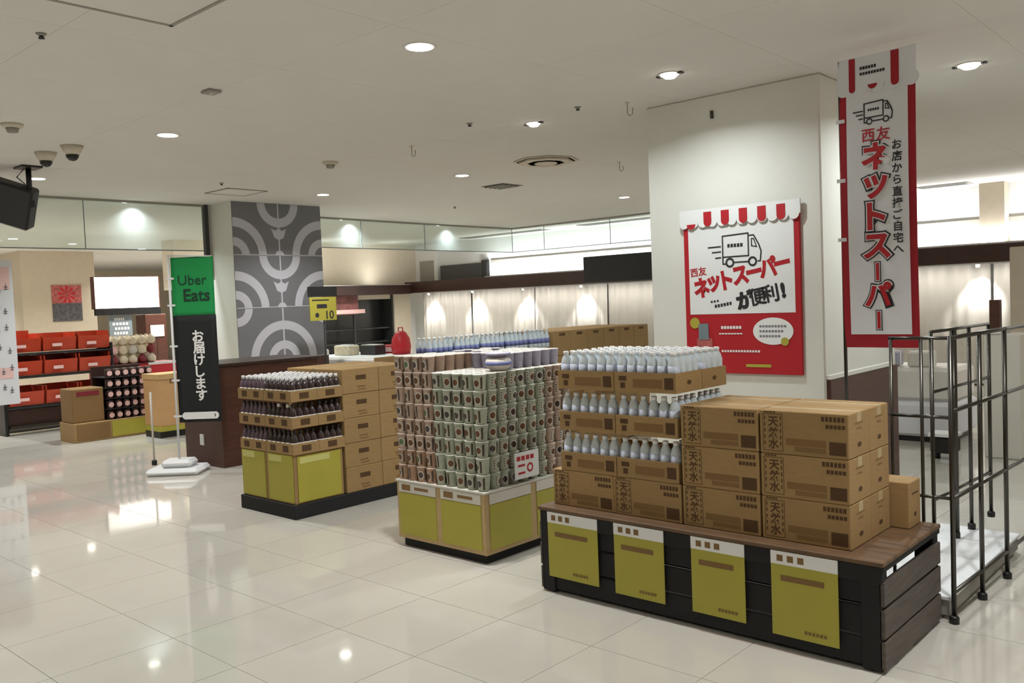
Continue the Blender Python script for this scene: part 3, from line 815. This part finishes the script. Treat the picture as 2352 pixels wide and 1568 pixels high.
# small low cartons at the crate's right rear
sm = box_mesh('small_carton', 'cardboard', -.16, .16, 0, .165, 0, .225, .004)
spr = MB(); spr.M = SIDE(.1606, 0, 0); spr.disc(.085, .06, .018, 0, 0, 12, .012); spr.rect(.04, .13, .16, .168, 0, 0); spr = spr.mesh('print', 'print_brown')
for k, (x, lb) in enumerate(((-1.575, 'small low carton at the rear right corner of the crate'), (-1.90, 'small low carton behind the tall right-end stack'))):
    o = tag(inst('small_carton', sm, None, (x, 4.368, CT + .001)), lb, 'carton'); inst('print', spr, o)

# bottle and tray meshes
bot_me = MB().lathe([(.026, 0), (.031, .006), (.031, .06), (.029, .075), (.031, .09), (.031, .14), (.024, .165), (.013, .185), (.013, .19)], n=14).mesh('water_bottle', 'pet')
cap_me = MB().lathe([(.0155, .186), (.0155, .204), (.013, .206), (0, .206)], n=12).mesh('cap', 'cap_white')
lab_me = MB().lathe([(.0318, .075), (.0318, .135)], n=14).mesh('label_band', 'pet_label')
def bottle(x, y, z, label, group, lab=True, meshes=None, cat='bottle', name='water_bottle'):
    b, c, l = meshes or (bot_me, cap_me, lab_me)
    o = tag(inst(name, b, None, (x, y, z)), label, cat, group); inst('cap', c, o)
    if lab and l: inst('label_band', l, o)
    return o
def tray_mesh(w, d, h, mt='cardboard', t=.006):
    m = MB()
    m.box(-w / 2, w / 2, 0, d, 0, .005); m.box(-w / 2, w / 2, 0, t, .005, h); m.box(-w / 2, w / 2, d - t, d, .005, h); m.box(-w / 2, -w / 2 + t, t, d - t, .005, h); m.box(w / 2 - t, w / 2, t, d - t, .005, h)
    return m.mesh('tray', mt)
TRW, TRD, TRH = .385, .26, .105
tr_me = tray_mesh(TRW, TRD, TRH)
m = MB(); m.M = FRONT(-TRW / 2, -.0006, 0)
m.rect(.12, .30, .025, .07, 0, 1); m.rect(.315, .37, .02, .08, 0, 0); m.rect(.03, .08, .06, .085, 0, 0); m.rect(.04, .07, .02, .05, 0, 0)
m.M = SIDE(TRW / 2 + .0006, 0, 0); m.disc(.13, .05, .022, 0, 0, 12, .012)
tr_pr = m.mesh('print', ['print_brown', 'print_mid'])
tnames = ['bottom', 'middle', 'top']
for lv, z in enumerate((CT + .207, CT + .207 + .232, CT + .207 + .464)):
    for i, xc in enumerate((-2.575, -2.965)):
        for row, y in ((0, 3.862), (1, 4.126)):
            if row and lv < 2: pass
            o = tag(inst('bottle_tray', tr_me, None, (xc, y, z)), '%s cardboard tray of water bottles on the crate, %s %s' % (tnames[lv], 'left' if i else 'right', 'rear' if row else 'front'), 'tray')
            inst('print', tr_pr, o)
            for a in range(6):
                for b in range(4):
                    if lv < 2 and (row == 1 or b > 0) and not (i == 0 and a == 5): 
                        if b != 3: continue
                        if row == 0: continue
                        continue
                    bottle(xc - .158 + a * .0632, y + .038 + b * .0613, z + .0055, 'white-capped water bottle, %s crate tray layer, %s tray, %s across, row %s' % (tnames[lv], ('left' if i else 'right') + (' rear' if row else ' front'), ORD[a], ORD[b]), 'water bottles in the %s trays' % tnames[lv], b == 0)

# ------------------------------------------------------------------ middle cup-noodle display
MX0, MX1, MY0 = -4.705, -3.85, 3.93; MYL = .95
t = thing('display_base', 'base block with yellow signs under the noodle cup stack', 'display stand', ((MX0 + MX1) / 2, MY0, 0)); ox2 = (MX1 - MX0) / 2
MB().box(-ox2 + .03, ox2 - .03, .03, MYL - .03, 0, .06).build('plinth', 'black_matte', t); MB().box(-ox2, ox2, 0, MYL, .06, .455, 0, .005).build('block', 'cardboard_light', t)
MB().box(-ox2 - .005, ox2 + .005, -.006, MYL + .005, .455, .468).build('top_board', 'offwhite', t)
for k in range(2):
    a = -ox2 + .03 + k * .42; MB().box(a, a + .37, -.004, 0, .09, .38).build('yellow_sign', 'yellow', t); MB().box(a, a + .37, -.005, 0, .385, .452).build('price_card', 'offwhite', t)
    m = MB(); m.M = FRONT(a, -.006, 0); m.rect(.03, .12, .40, .44); m.rect(.16, .3, .41, .43); m.build('print', 'print_mid', t)
    b = .04 + k * .46; MB().box(ox2, ox2 + .004, b, b + .4, .09, .38).build('yellow_sign', 'yellow', t); MB().box(ox2, ox2 + .005, b, b + .4, .385, .452).build('price_card', 'offwhite', t)
o = MB().box(MX0 + .10, MX1 - .10, MY0 + .10, MY0 + .94, .4695, 1.112).build('filler_carton', 'cardboard'); tag(o, 'plain brown filler carton in the core of the noodle cup stack', 'carton'); MB().box(MX0 + .4, MX0 + .45, MY0 + .10, MY0 + .94, 1.112, 1.1126).build('tape', 'tape', o)

def cup_mesh(nm, mt):
    return MB().lathe([(.034, 0), (.036, .004), (.0445, .097), (.046, .098), (.046, .102), (.0445, .103)], n=14).mesh(nm, mt)
cup_body = {c: cup_mesh('noodle_cup', 'cup_' + c) for c in ('pink', 'green', 'rust', 'lilac')}
lid_me = MB().lathe([(.0455, .1032), (.043, .1045), (0, .1045)], n=14).mesh('lid', 'cup_lid')
def patch(mt, sh):
    m = MB()
    def strip(a0, a1, z0, z1, mi, na, nz, round_=False, off=.0008):
        v, f = [], []
        for k in range(na + 1):
            for q in range(nz + 1):
                a = a0 + (a1 - a0) * k / na; z = z0 + (z1 - z0) * q / nz; r = .0352 + .0093 * (z / .097) + off
                v.append((r * math.cos(a), r * math.sin(a), z))
        for k in range(na):
            for q in range(nz):
                dx, dz = ((k + .5) / na - .5) * 2, ((q + .5) / nz - .5) * 2
                if round_ and dx * dx + dz * dz > 1.05: continue
                A = k * (nz + 1) + q; f.append((A, A + nz + 1, A + nz + 2, A + 1))
        m.add(v, f, mi, True)
    strip(-PI / 2 + sh - .58, -PI / 2 + sh + .58, .020, .076, 1, 8, 8, True)
    strip(-PI / 2 + sh - .44, -PI / 2 + sh + .44, .027, .069, 0, 8, 8, True, .0014)
    strip(-PI / 2 + sh + .68, -PI / 2 + sh + 1.0, .012, .088, 2, 2, 4)
    strip(-PI / 2 + sh - 1.05, -PI / 2 + sh - .72, .012, .088, 1, 2, 4)
    for q in range(4): strip(-PI / 2 + sh - .98, -PI / 2 + sh - .80, .020 + q * .017, .031 + q * .017, 2, 1, 1, False, .0014)
    return m.mesh('picture', [mt, 'offwhite', 'food_dark'])
mat('food_dark', (74, 58, 46), .6)
pic = {'brown': patch('food_brown', 0.0), 'green': patch('food_green', .25), 'rust': patch('bottle_dark', -.3)}
GN = {'pink': ('noodle cup with a pinkish sleeve in the corner stack', 'pinkish noodle cups'), 'green': ('noodle cup with a pale green sleeve in the corner stack', 'pale green noodle cups'),
      'rust': ('noodle cup with a rust-coloured sleeve low in the corner stack', 'rust noodle cups'), 'lilac': ('noodle cup with a lilac sleeve on top of the corner stack', 'lilac noodle cups')}
pit = .0948; layh = .1075
random.seed(3)
for l in range(8):
    for i in range(9):
        for j in range(10):
            front, side, top = j == 0, i == 8, l >= 6
            if not (front or side or top): continue
            if l == 7 and not (i <= 3 or (j >= 4 and i <= 7)): continue
            if l == 7 and i <= 3 and j > 3 and random.random() < .2: continue
            kind = 'pink' if i <= 3 else 'green'
            if side and not front and j > 6: kind = 'pink'
            if l <= 1 and i <= 3: kind = 'rust'
            if l == 7 and j >= 4 and i > 3: kind = 'lilac'
            if top and l == 7 and j >= 5: kind = 'lilac'
            x = MX0 + .047 + i * pit + random.uniform(-.0012, .0012); y = MY0 + .047 + j * pit + random.uniform(-.0012, .0012)
            rz = 0 if (front and not (side and j > 0)) else (PI / 2 if side else random.uniform(-1, 1))
            look = {'pink': 'pinkish', 'green': 'pale green', 'rust': 'rust-coloured', 'lilac': 'lilac'}[kind]
            lay = ORD[l] + ' layer up'
            if front: lb = '%s noodle cup, front face, %s column from the left, %s' % (look, ORD[i], lay)
            elif side: lb = '%s noodle cup, right face, %s column back, %s' % (look, ORD[j], lay)
            else: lb = '%s noodle cup inside the stack top, column %s, row %s back, %s' % (look, ORD[i], ORD[j], lay)
            o = tag(inst('noodle_cup', cup_body[kind], None, (x, y, .469 + l * layh), rz + random.uniform(-.6, .6)), lb, 'cup', GN[kind][1])
            inst('lid', lid_me, o)
            if front or side: inst('picture', pic[random.choice(('brown', 'brown', 'green', 'rust') if kind != 'green' else ('brown', 'brown', 'rust'))], o)
# big blue and white multipack on top
t = thing('multipack', 'blue and white shrink-wrapped multipack on the noodle cups', 'pack', (-3.955, 4.20, 1.2225))
m = MB()
m.lathe([(.055, 0), (.085, .03), (.088, .06), (.075, .08), (.05, .085)], n=16, cx=0, cy=.02); m.build('bowl', 'cup_lid', t)
m = MB(); m.lathe([(.0885, .035), (.0895, .058)], n=16, cx=0, cy=.02); m.build('blue_band', 'blue_print', t)
m = MB(); m.lathe([(.05, .085), (.06, .10), (.085, .105), (.085, .115), (.0, .12)], n=16, cx=0, cy=.02); m.build('lid', 'cup_lilac', t)
# red-white price card on the right face
t = thing('price_card', 'white price card standing against the noodle cups on the right side', 'sign', (-3.838, 4.21, .50))
MB().box(-.003, .003, 0, .24, 0, .175).build('card', 'white', t); m = MB(); m.M = SIDE(.0035, 0, 0)
for k in range(4): m.rect(.02 + k * .045, .055 + k * .045, .12, .15)
m.ring(.15, .065, .018, .032, 0, 2 * PI); m.rect(.03, .10, .03, .045); m.rect(.03, .10, .08, .095); m.build('print', 'red', t)

# ------------------------------------------------------------------ left display: trays, cartons
LX0, LX1, LY0 = -6.76, -5.95, 3.92
t = thing('display_base', 'black plinth with yellow signs under the bottle trays at the left', 'display stand', ((LX0 + LX1) / 2, LY0, 0)); w2 = (LX1 - LX0) / 2
MB().box(-w2, w2, 0, 1.29, 0, .115, 0, .004).build('plinth', 'black_matte', t)
MB().box(-w2 + .02, w2 - .02, .02, .50, .115, .515, 0, .004).build('block', 'cardboard', t)
for k in range(2):
    a = -w2 + .03 + k * .40; MB().box(a, a + .35, .012, .019, .13, .51).build('yellow_sign', 'yellow', t); MB().box(a + .02, a + .2, .010, .012, .45, .50).build('price_card', 'yellow_pale', t)
MB().box(w2 - .019, w2 - .012, .05, .47, .13, .50).build('yellow_sign', 'yellow', t); MB().box(w2 - .012, w2 - .010, .07, .36, .44, .49).build('price_card', 'yellow_pale', t)
T2W, T2D, T2H = .39, .25, .088
tr2 = tray_mesh(T2W, T2D, T2H)
m = MB(); m.M = FRONT(-T2W / 2, -.0006, 0); m.rect(.06, .14, .02, .07); m.rect(.24, .32, .02, .07); m.M = SIDE(T2W / 2 + .0006, 0, 0); m.rect(.08, .17, .02, .07); tr2p = m.mesh('print', 'print_brown')
bd = MB().lathe([(.028, 0), (.031, .005), (.031, .11), (.022, .14), (.0115, .155), (.0115, .165)], n=12)
bd_d = bd.mesh('seasoning_bottle', 'bottle_dark')
bd_v = MB().lathe([(.028, 0), (.031, .005), (.031, .11), (.022, .14), (.0115, .155), (.0115, .165)], n=12).mesh('seasoning_bottle', 'bottle_violet')
bcap = MB().lathe([(.0145, .160), (.0145, .186), (0, .188)], n=10).mesh('cap', 'cap_black'); bcapw = MB().lathe([(.0145, .160), (.0145, .186), (0, .188)], n=10).mesh('cap', 'cap_white')
blab = MB().lathe([(.0316, .02), (.0316, .09)], n=12).mesh('label_band', 'offwhite')
for lv in range(3):
    z = .517 + lv * .212
    for i in range(2):
        for row in range(2):
            xc = LX1 - .197 - i * .395; y = LY0 + .012 + row * .253
            o = tag(inst('bottle_tray', tr2, None, (xc, y, z)), '%s tray of dark bottles in the left display, %s %s' % (tnames[lv], 'left' if i else 'right', 'rear' if row else 'front'), 'tray'); inst('print', tr2p, o)
            for a in range(6):
                for b in range(4):
                    if lv < 2 and not ((row == 0 and b == 0) or (i == 0 and a == 5)): continue
                    if lv == 2 and row == 1 and b == 3: pass
                    wc = lv == 2
                    violet = i == 1
                    cw = wc or (lv == 1 and i == 0 and a in (2, 4) and b == 0 and row == 0)
                    nm = 'white-capped bottle in the top trays of the left display' if wc else ('violet-brown bottle in the %s trays of the left display' if violet else 'dark bottle in the %s trays of the left display') % tnames[lv]
                    if cw and not wc: nm = 'white-capped dark bottle in the middle trays of the left display'
                    bottle(xc - .16 + a * .064, y + .036 + b * .0595, z + .0055, '%s, %s tray, %s across, row %s' % (nm.replace('left display', 'left stand').replace(' in the ', ', '), ('left' if i else 'right') + (' rear' if row else ' front'), ORD[a], ORD[b]), nm.replace('bottle', 'bottles'), b == 0 or a == 5, (bd_v if violet else bd_d, bcapw if cw else bcap, blab), 'bottle', 'seasoning_bottle')
# cartons behind the trays
BCW, BCD, BCH = .80, .385, .207
bc_me = box_mesh('carton', 'cardboard', -BCW / 2, BCW / 2, 0, BCD, 0, BCH, .004)
m = MB(); m.M = SIDE(BCW / 2 + .0006, 0, 0); m.rect(.14, .25, .11, .15, 0, 0); m.rect(.15, .24, .045, .06, 0, 1); m.rect(.16, .25, .022, .034, 0, 1); bc_pr = m.mesh('print', ['print_brown', 'print_mid'])
bc_tp = MB().box(-.025, .025, 0, BCD, BCH - .02, BCH + .0006).mesh('tape', 'tape')
for c in range(2):
    for l in range(5):
        o = tag(inst('carton', bc_me, None, ((LX0 + LX1) / 2 - .004 * (l % 2), LY0 + .52 + c * .388, .117 + l * .2085)), 'plain brown carton, %s stack behind the left bottle trays, %s level up' % ('near' if c == 0 else 'far', ORD[l]), 'carton')
        inst('print', bc_pr, o); inst('tape', bc_tp, o)

# ------------------------------------------------------------------ long rear display running back behind
big = box_mesh('carton', 'cardboard', -.4, .4, 0, .60, 0, .35, .005)
bigp = MB(); bigp.M = SIDE(.4006, 0, 0); bigp.rect(.1, .5, .2, .3, 0, 0); bigp = bigp.mesh('print', 'print_mid')
n = 0
for c in range(6):
    for l in range(3):
        o = tag(inst('big_carton', big, None, (-6.355, 5.42 + c * .605, .01 + l * .352)), 'large brown carton in the long rear row, column %s, %s level' % (('one', 'two', 'three', 'four', 'five', 'six')[c], tnames[l]), 'carton'); inst('print', bigp, o)
t3 = tray_mesh(.8, .355, .105); t3p = MB(); t3p.M = SIDE(.4006, 0, 0); t3p.rect(.05, .12, .04, .09); t3p.rect(.2, .3, .04, .09); t3p = t3p.mesh('print', 'print_mid')
bt = MB().lathe([(.026, 0), (.029, .006), (.029, .17), (.012, .22), (.012, .232)], n=10).mesh('clear_bottle', 'pet'); btc = MB().lathe([(.0145, .228), (.0145, .246), (0, .247)], n=8).mesh('cap', 'cap_white'); btl = MB().lathe([(.0296, .10), (.0296, .15)], n=10).mesh('label_band', 'blue_print')
for c in range(5):
    y = 5.43 + c * .358
    o = tag(inst('bottle_tray', t3, None, (-6.355, y, 1.068)), 'cardboard tray of clear bottles on the long rear row, %s from the near end' % ('first', 'second', 'third', 'fourth', 'fifth')[c], 'tray'); inst('print', t3p, o)
    for a in range(5):
        for b in range(3): bottle(-6.0 - b * .07, y + .045 + a * .066, 1.0735 + .045, 'small blue-labelled clear bottle on the rear row, %s tray, %s along, row %s' % (ORD[c], ORD[a], ORD[b]), 'clear bottles on the rear row', True, (bt, btc, btl), 'bottle', 'clear_bottle')
rc = box_mesh('carton', 'cardboard', -.4, .4, 0, .30, 0, .262, .004); rcp = MB(); rcp.M = SIDE(.4006, 0, 0); rcp.rect(.1, .2, .21, .24); rcp = rcp.mesh('print', 'print_brown')
for c in range(6):
    o = tag(inst('upright_carton', rc, None, (-6.355, 7.23 + c * .304, 1.068)), 'upright brown carton on the long rear row, %s from the bottle trays' % ('first', 'second', 'third', 'fourth', 'fifth', 'sixth')[c], 'carton'); inst('print', rcp, o)

# ------------------------------------------------------------------ steel tube cage at the right
t = thing('tube_cage', 'chromed steel tube cage on small feet beside the crate', 'cage', (-1.28, 4.58, 0))
def tb(name, pts, r=.011, mt='steel_dark'): return MB().tube(pts, r).build(name, mt, t)
for k in range(5):
    y = k * .44; x = .018 * k
    tb('post', [(x, y, .02), (x, y, 1.42)], .0125); MB().lathe([(.024, 0), (.024, .03), (.013, .04)], n=10).build('foot', 'black', t, (x, y, 0))
for z in (.155, .62, 1.05, 1.41): tb('rail', [(0, 0, z), (.072, 1.76, z)])
for z in (.62, 1.02, 1.41): tb('rail', [(0, 0, z), (-.29, .0, z)], .009)
for x in (-.085, -.135, -.28): tb('post', [(x, 0, .1), (x, 0, 1.41)], .009)
t = thing('tube_cage', 'second steel tube cage nested behind the first one', 'cage', (-1.60, 5.36, 0))
for k, (y, r) in enumerate(((0, .011), (.36, .02), (.62, .012), (1.0, .012))):
    tb('post', [(.02 * k, y, .13), (.02 * k, y, 1.40)], r); MB().lathe([(.024, 0), (.024, .03), (.013, .04)], n=10).build('foot', 'black', t, (.02 * k, y, .1215))
for z in (.42, 1.05, 1.40): tb('rail', [(0, 0, z), (.06, 1.0, z)], .010)
t = thing('white_platform', 'low white slatted platform board standing inside the steel cage', 'platform', (-1.55, 5.3, 0))
MB().box(-.20, .24, -.69, .72, .02, .10, 0, .004).build('frame', 'wall_grey', t)
for k in range(4): MB().box(-.21, .25, -.70 + k * .357, -.35 + k * .357, .10, .12, 0, .003).build('board', 'white_plastic', t)

# cabinet and covered goods at right rear
t = thing('beige_cabinet', 'slim beige cabinet with an open slot behind the steel cage', 'cabinet', (-2.12, 9.35, 0))
MB().box(-.15, .16, -.18, .2, 0, 1.18, 0, .01).build('body', 'offwhite', t); MB().box(-.16, .0, -.19, .21, 1.18, 1.22, 0, .005).build('top', 'trim_white', t)
MB().box(-.14, -.05, .02, .10, 1.22, 1.50).build('card_holder', 'brown_wood', t)
t = thing('beige_screen', 'tall beige partition panel behind the slim cabinet', 'partition', (-2.0, 10.1, 0))
MB().box(-.22, .06, -.1, .1, 0, 2.02, 0, .01).build('panel', 'wall_beige', t); MB().box(.06, .3, -.1, .1, 0, 2.02, 0, .01).build('panel', 'offwhite', t); MB().box(-.25, .33, -.14, .14, 0, .18).build('plinth', 'fascia', t)
t = thing('covered_shelf', 'low goods shelf draped with a white cloth behind the cage', 'shelf', (-3.3, 10.2, 0))
MB().box(-.7, .55, -.4, .4, 0, .06).build('plinth', 'black', t); MB().box(-.75, .6, -.45, .45, .06, .42, 0, .03).build('lower_cloth', 'cloth', t); MB().box(-.75, .58, -.3, .45, .42, .78, 0, .04).build('upper_cloth', 'cloth_white', t)
for k, (x, c, lb) in enumerate(((-3.75, 'cream_goods', 'cream wrapped pack on the covered shelf'), (-3.45, 'cup_lilac', 'lilac wrapped pack on the covered shelf'), (-3.1, 'offwhite', 'white wrapped pack on the covered shelf'))):
    o = MB().box(x - .12, x + .12, 9.96, 10.2, .78, .95, 0, .02).build('wrapped_pack', c); tag(o, lb, 'pack'); MB().box(x - .125, x + .125, 10.06, 10.10, .775, .952).build('band', 'white', o)
t = thing('dark_cart', 'small black and white cart on the floor behind the steel cage', 'cart', (-2.55, 8.95, 0))
MB().box(-.12, .1, -.1, .12, .06, .22, 0, .02).build('body', 'black', t); MB().box(-.13, .11, -.11, .13, .22, .25).build('top', 'white', t)
for x in (-.08, .07): MB().lathe([(.03, 0), (.03, .06)], n=10).build('wheel', 'charcoal', t, (x, 0, 0))

# ------------------------------------------------------------------ left rear: red bin rack, flag, canned goods, signs
t = thing('bin_rack', 'black metal rack holding three tiers of red-orange bins', 'rack', (-14.0, 5.25, 0))
MB().box(-.5, .05, -.85, -.80, 0, 1.28, 0, .01).build('end_frame', 'black', t); MB().box(-.5, .05, .72, .76, 0, 1.28, 0, .01).build('end_frame', 'black', t)
for z in (.06, .40, .84, 1.18): MB().box(-.5, .04, -.80, .72, z - .02, z).build('shelf_board', 'charcoal', t)
MB().box(-.5, .10, -.8, .72, .10, .14).build('rail', 'steel_dark', t); MB().box(-.45, .02, -.8, .72, .14, .36).build('lower_panel', 'fascia', t)
rack_levels = ((.42, .27), (.86, .28), (1.2, .27))
for l, (z, h) in enumerate(rack_levels):
    for k in range(3):
        o = thing('red_bin', 'red-orange plastic bin in the %s tier of the rack, %s' % (('lowest', 'middle', 'upper')[l], ('left', 'centre', 'right')[k]), 'bin', (-14.2, 4.72 + k * .505, z + .002))
        m = MB(); hh = h + (.05 if (l == 2 and k == 0) else 0)
        m.box(-.25, .20, -.235, .235, 0, .02); m.box(-.25, -.235, -.235, .235, .02, hh); m.box(-.235, .22, -.235, -.22, .02, h); m.box(-.235, .22, .22, .235, .02, h)
        m.add([(.20, -.235, 0), (.20, .235, 0), (.26, .235, h * .75), (.26, -.235, h * .75), (.19, -.235, .0), (.19, .235, 0), (.25, .235, h * .75), (.25, -.235, h * .75)], [(0, 1, 2, 3), (5, 4, 7, 6), (3, 2, 6, 7), (0, 3, 7, 4), (1, 5, 6, 2)])
        m.build('shell', 'bin_orange', o); MB().box(-.23, .18, -.2, .2, .02, h * .55, 0, .03).build('contents', 'bin_red', o)
        MB().box(.262, .268, -.12, .02, h * .25, h * .42).build('tag', 'pink', o)

t = thing('white_banner', 'white and pink lettered banner cut off by the left edge', 'banner', (-13.0, 4.06, 0))
MB().tube([(0, -.57, .02), (0, -.57, 2.55)], .012).build('pole', 'white_plastic', t); MB().lathe([(.2, 0), (.2, .05), (.02, .07)], n=16, cy=-.57).build('base', 'white_plastic', t)
m = MB(); m.M = SIDE(.015, 0, 0); cloth(m, -.55, .24, .55, 2.5, 0, 4, 10); m.build('cloth', 'cloth', t)
m = MB(); m.M = SIDE(.018, 0, 0); m.rect(-.5, .2, 2.1, 2.4); m.rect(-.5, .18, .9, 1.05); m.build('pink_area', 'pink', t)
m = MB(); m.M = SIDE(.021, 0, 0)
for k in range(6):
    for q in range(4):
        a, b = -.18 + q * .1 + .02 * math.sin(k * 5 + q), .75 + k * .27 + .03 * math.sin(k * 3 + q * 4)
        m.rect(a, a + .05, b, b + .012); m.rect(a + .02, a + .03, b - .03, b + .05); m.rect(a, a + .045, b - .03, b - .02)
m.build('lettering', 'ink_grey', t)

o = thing('wall_poster', 'small poster with a pink flower above a dark photo on the beige column', 'poster', (-21.5, 7.93, 1.62))
MB().box(0, .02, 0, .66, .42, .84).build('pink_picture', 'poster_red', o); MB().box(0, .02, 0, .66, 0, .42).build('dark_picture', 'poster_grey', o)
m = MB(); m.M = SIDE(.021, .33, .62)
for k in range(9): a = k * 2 * PI / 9; m.ring(0, 0, .03, .2, a, a + .35, 0, 0, 4)
m.build('flower', 'bag_red', o)

o = thing('light_box', 'blank glowing white light box sign over the far shop entrance', 'sign', (-17.0, 7.05, 1.83))
MB().box(-.2, -.02, 0, 1.27, 0, .62).build('housing', 'brown_wood', o); MB().box(-.02, 0, .0, 1.24, .01, .61).build('face', 'lightbox', o); MB().box(-.1, .0, 0, 1.27, -.12, 0).build('lower_band', 'black', o)
o = thing('hanging_sign', 'grey hanging sign with white lines under the glowing light box', 'sign', (-17.06, 7.3, 1.24))
MB().box(0, .02, 0, .44, 0, .46).build('board', 'sign_grey', o); m = MB(); m.M = SIDE(.021, 0, 0)
for k, (a, b) in enumerate(((.1, .3), (.06, .38), (.1, .4), (.08, .36))): 
    for q in range(5): m.rect(a + q * (b - a) / 5, a + (q + .7) * (b - a) / 5, .36 - k * .09, .41 - k * .09)
m.build('lettering', 'white', o); 
for y in (.06, .38): MB().tube([(.01, y, .46), (.01, y, .47)], .006, 0, 6).build('hanger', 'steel_dark', o)
o = thing('brown_cupboard', 'tall dark brown cupboard with a grey notice under the light box', 'cupboard', (-17.0, 8.0, 0))
MB().box(-.4, 0, -.02, .42, 0, 1.70, 0, .01).build('body', 'brown_wood', o); MB().box(0, .008, .08, .36, 1.25, 1.48).build('notice', 'offwhite', o); MB().box(0, .006, .2, .206, .1, 1.2).build('door_gap', 'black', o)
# cream flowers / goods heap and maroon case
o = thing('goods_counter', 'low counter heaped with cream and red wrapped goods behind the cans', 'counter', (-15.0, 6.6, 0))
MB().box(-.4, .1, -.40, .95, 0, .86, 0, .01).build('body', 'maroon', o); MB().box(.10, .14, .40, .98, .82, .86).build('top_rail', 'white', o)
MB().box(.1, .13, .05, .9, .50, .83).build('front_panel', 'bag_red', o)
random.seed(11)
for k in range(36):
    c = random.choice(('cream_goods', 'cream_goods', 'pink', 'maroon', 'cream_goods', 'offwhite'))
    nm = {'cream_goods': 'cream', 'pink': 'pink', 'maroon': 'dark red', 'offwhite': 'white'}[c]
    cx, cy, cl = k % 2, k // 2 % 6, k // 12
    m = MB(); m.lathe([(.03, 0), (.075, .03), (.08, .09), (.04, .145), (.0, .15)], n=8)
    oo = m.build('wrapped_good', c, None, (-15.16 + cx * .17, 6.29 + cy * .165, .861 + cl * .166))
    tag(oo, '%s wrapped item in the far heap, %s layer, %s along, %s row' % (nm, tnames[cl], ORD[cy], ('rear', 'front')[cx]), 'packet', 'wrapped goods heaped on the far counter')
    MB().lathe([(.015, .145), (.03, .16), (.0, .165)], n=6).build('knot', c, oo)

# canned goods display
t = thing('can_stand', 'olive cardboard stand carrying rows of cans behind the flag', 'display stand', (-12.35, 5.23, 0))
MB().box(-.35, .15, -.55, .58, 0, .26, 0, .005).build('base', 'cardboard', t); MB().box(.15, .158, -.05, .52, .03, .24).build('yellow_sign', 'yellow', t); MB().box(.15, .157, -.52, -.08, .03, .24).build('olive_panel', 'print_mid', t)
MB().box(-.35, -.3, -.1, .58, .26, .98).build('back', 'fascia', t)
for k in range(5): MB().box(-.3, .13, -.1, .58, .255 + k * .145, .262 + k * .145).build('shelf_board', 'charcoal', t)
canb = MB(); canb.lathe([(.048, 0), (.05, .004), (.05, .108), (.046, .112)], n=14); canb = canb.mesh('food_can', 'fascia'); canl = MB().lathe([(.046, .1122), (.0, .1125)], n=14).mesh('lid', 'steel'); canf = MB(); canf.M = SIDE(.0505, 0, .055); canf.disc(0, 0, .036, 0, 0, 16); canf = canf.mesh('picture', 'pink')
for l in range(5):
    for k in range(6):
        o = tag(inst('food_can', canb, None, (-12.28, 5.20 + k * .112, .264 + l * .145)), 'dark can with pale round picture, olive stand, %s shelf up, %s along' % (ORD[l], ORD[k]), 'can', 'cans on the olive stand'); inst('lid', canl, o); inst('picture', canf, o)
o = MB().box(-.3, .1, 0, .42, 0, .46, 0, .01).build('carton', 'print_mid', None, (-12.35, 4.69, .262)); tag(o, 'dull brown carton beside the cans on the olive stand', 'carton'); MB().box(.1, .104, .06, .36, .36, .42).build('print', 'maroon', o)
t = thing('tan_display_box', 'tan cardboard floor display with a yellow strip next to the flag pole', 'display stand', (-11.7, 5.55, 0))
MB().box(-.25, .18, -.02, .5, 0, .09).build('plinth', 'black', t); MB().box(-.25, .2, -.02, .5, .16, .86, 0, .006).build('body', 'tan', t); MB().box(-.25, .205, -.025, .505, .09, .16).build('yellow_strip', 'yellow', t); MB().box(-.26, .21, -.03, .51, .80, .87).build('top_flap', 'cardboard_pale', t)
for y in (.14, .32): MB().box(.2, .204, y, y + .07, .74, .80).build('print', 'print_mid', t)

# lettering and pictures belong to the sheet they are printed on
def under(root, part, names):
    r = bpy.data.objects[root]; kids = list(r.children)
    host = next(k for k in kids if k.name.split('.')[0] == part)
    for k in kids:
        if k.name.split('.')[0] in names: k.parent = host
under('net_shop_poster', 'white_panel', ('van_drawing', 'red_lettering', 'black_lettering'))
under('net_shop_poster', 'awning', ('awning_stripe',))
under('net_shop_poster', 'board', ('white_print', 'fine_print', 'yellow_print', 'phone_picture', 'goods_picture'))
under('vertical_banner', 'white_field', ('van_drawing', 'letter_outline', 'letter_halo', 'red_lettering', 'black_lettering'))
under('vertical_banner', 'awning', ('awning_stripe', 'fine_print'))
under('flag_stand', 'upper_cloth', ('brand_lettering',))
under('flag_stand', 'lower_cloth', ('white_lettering', 'search_mark'))
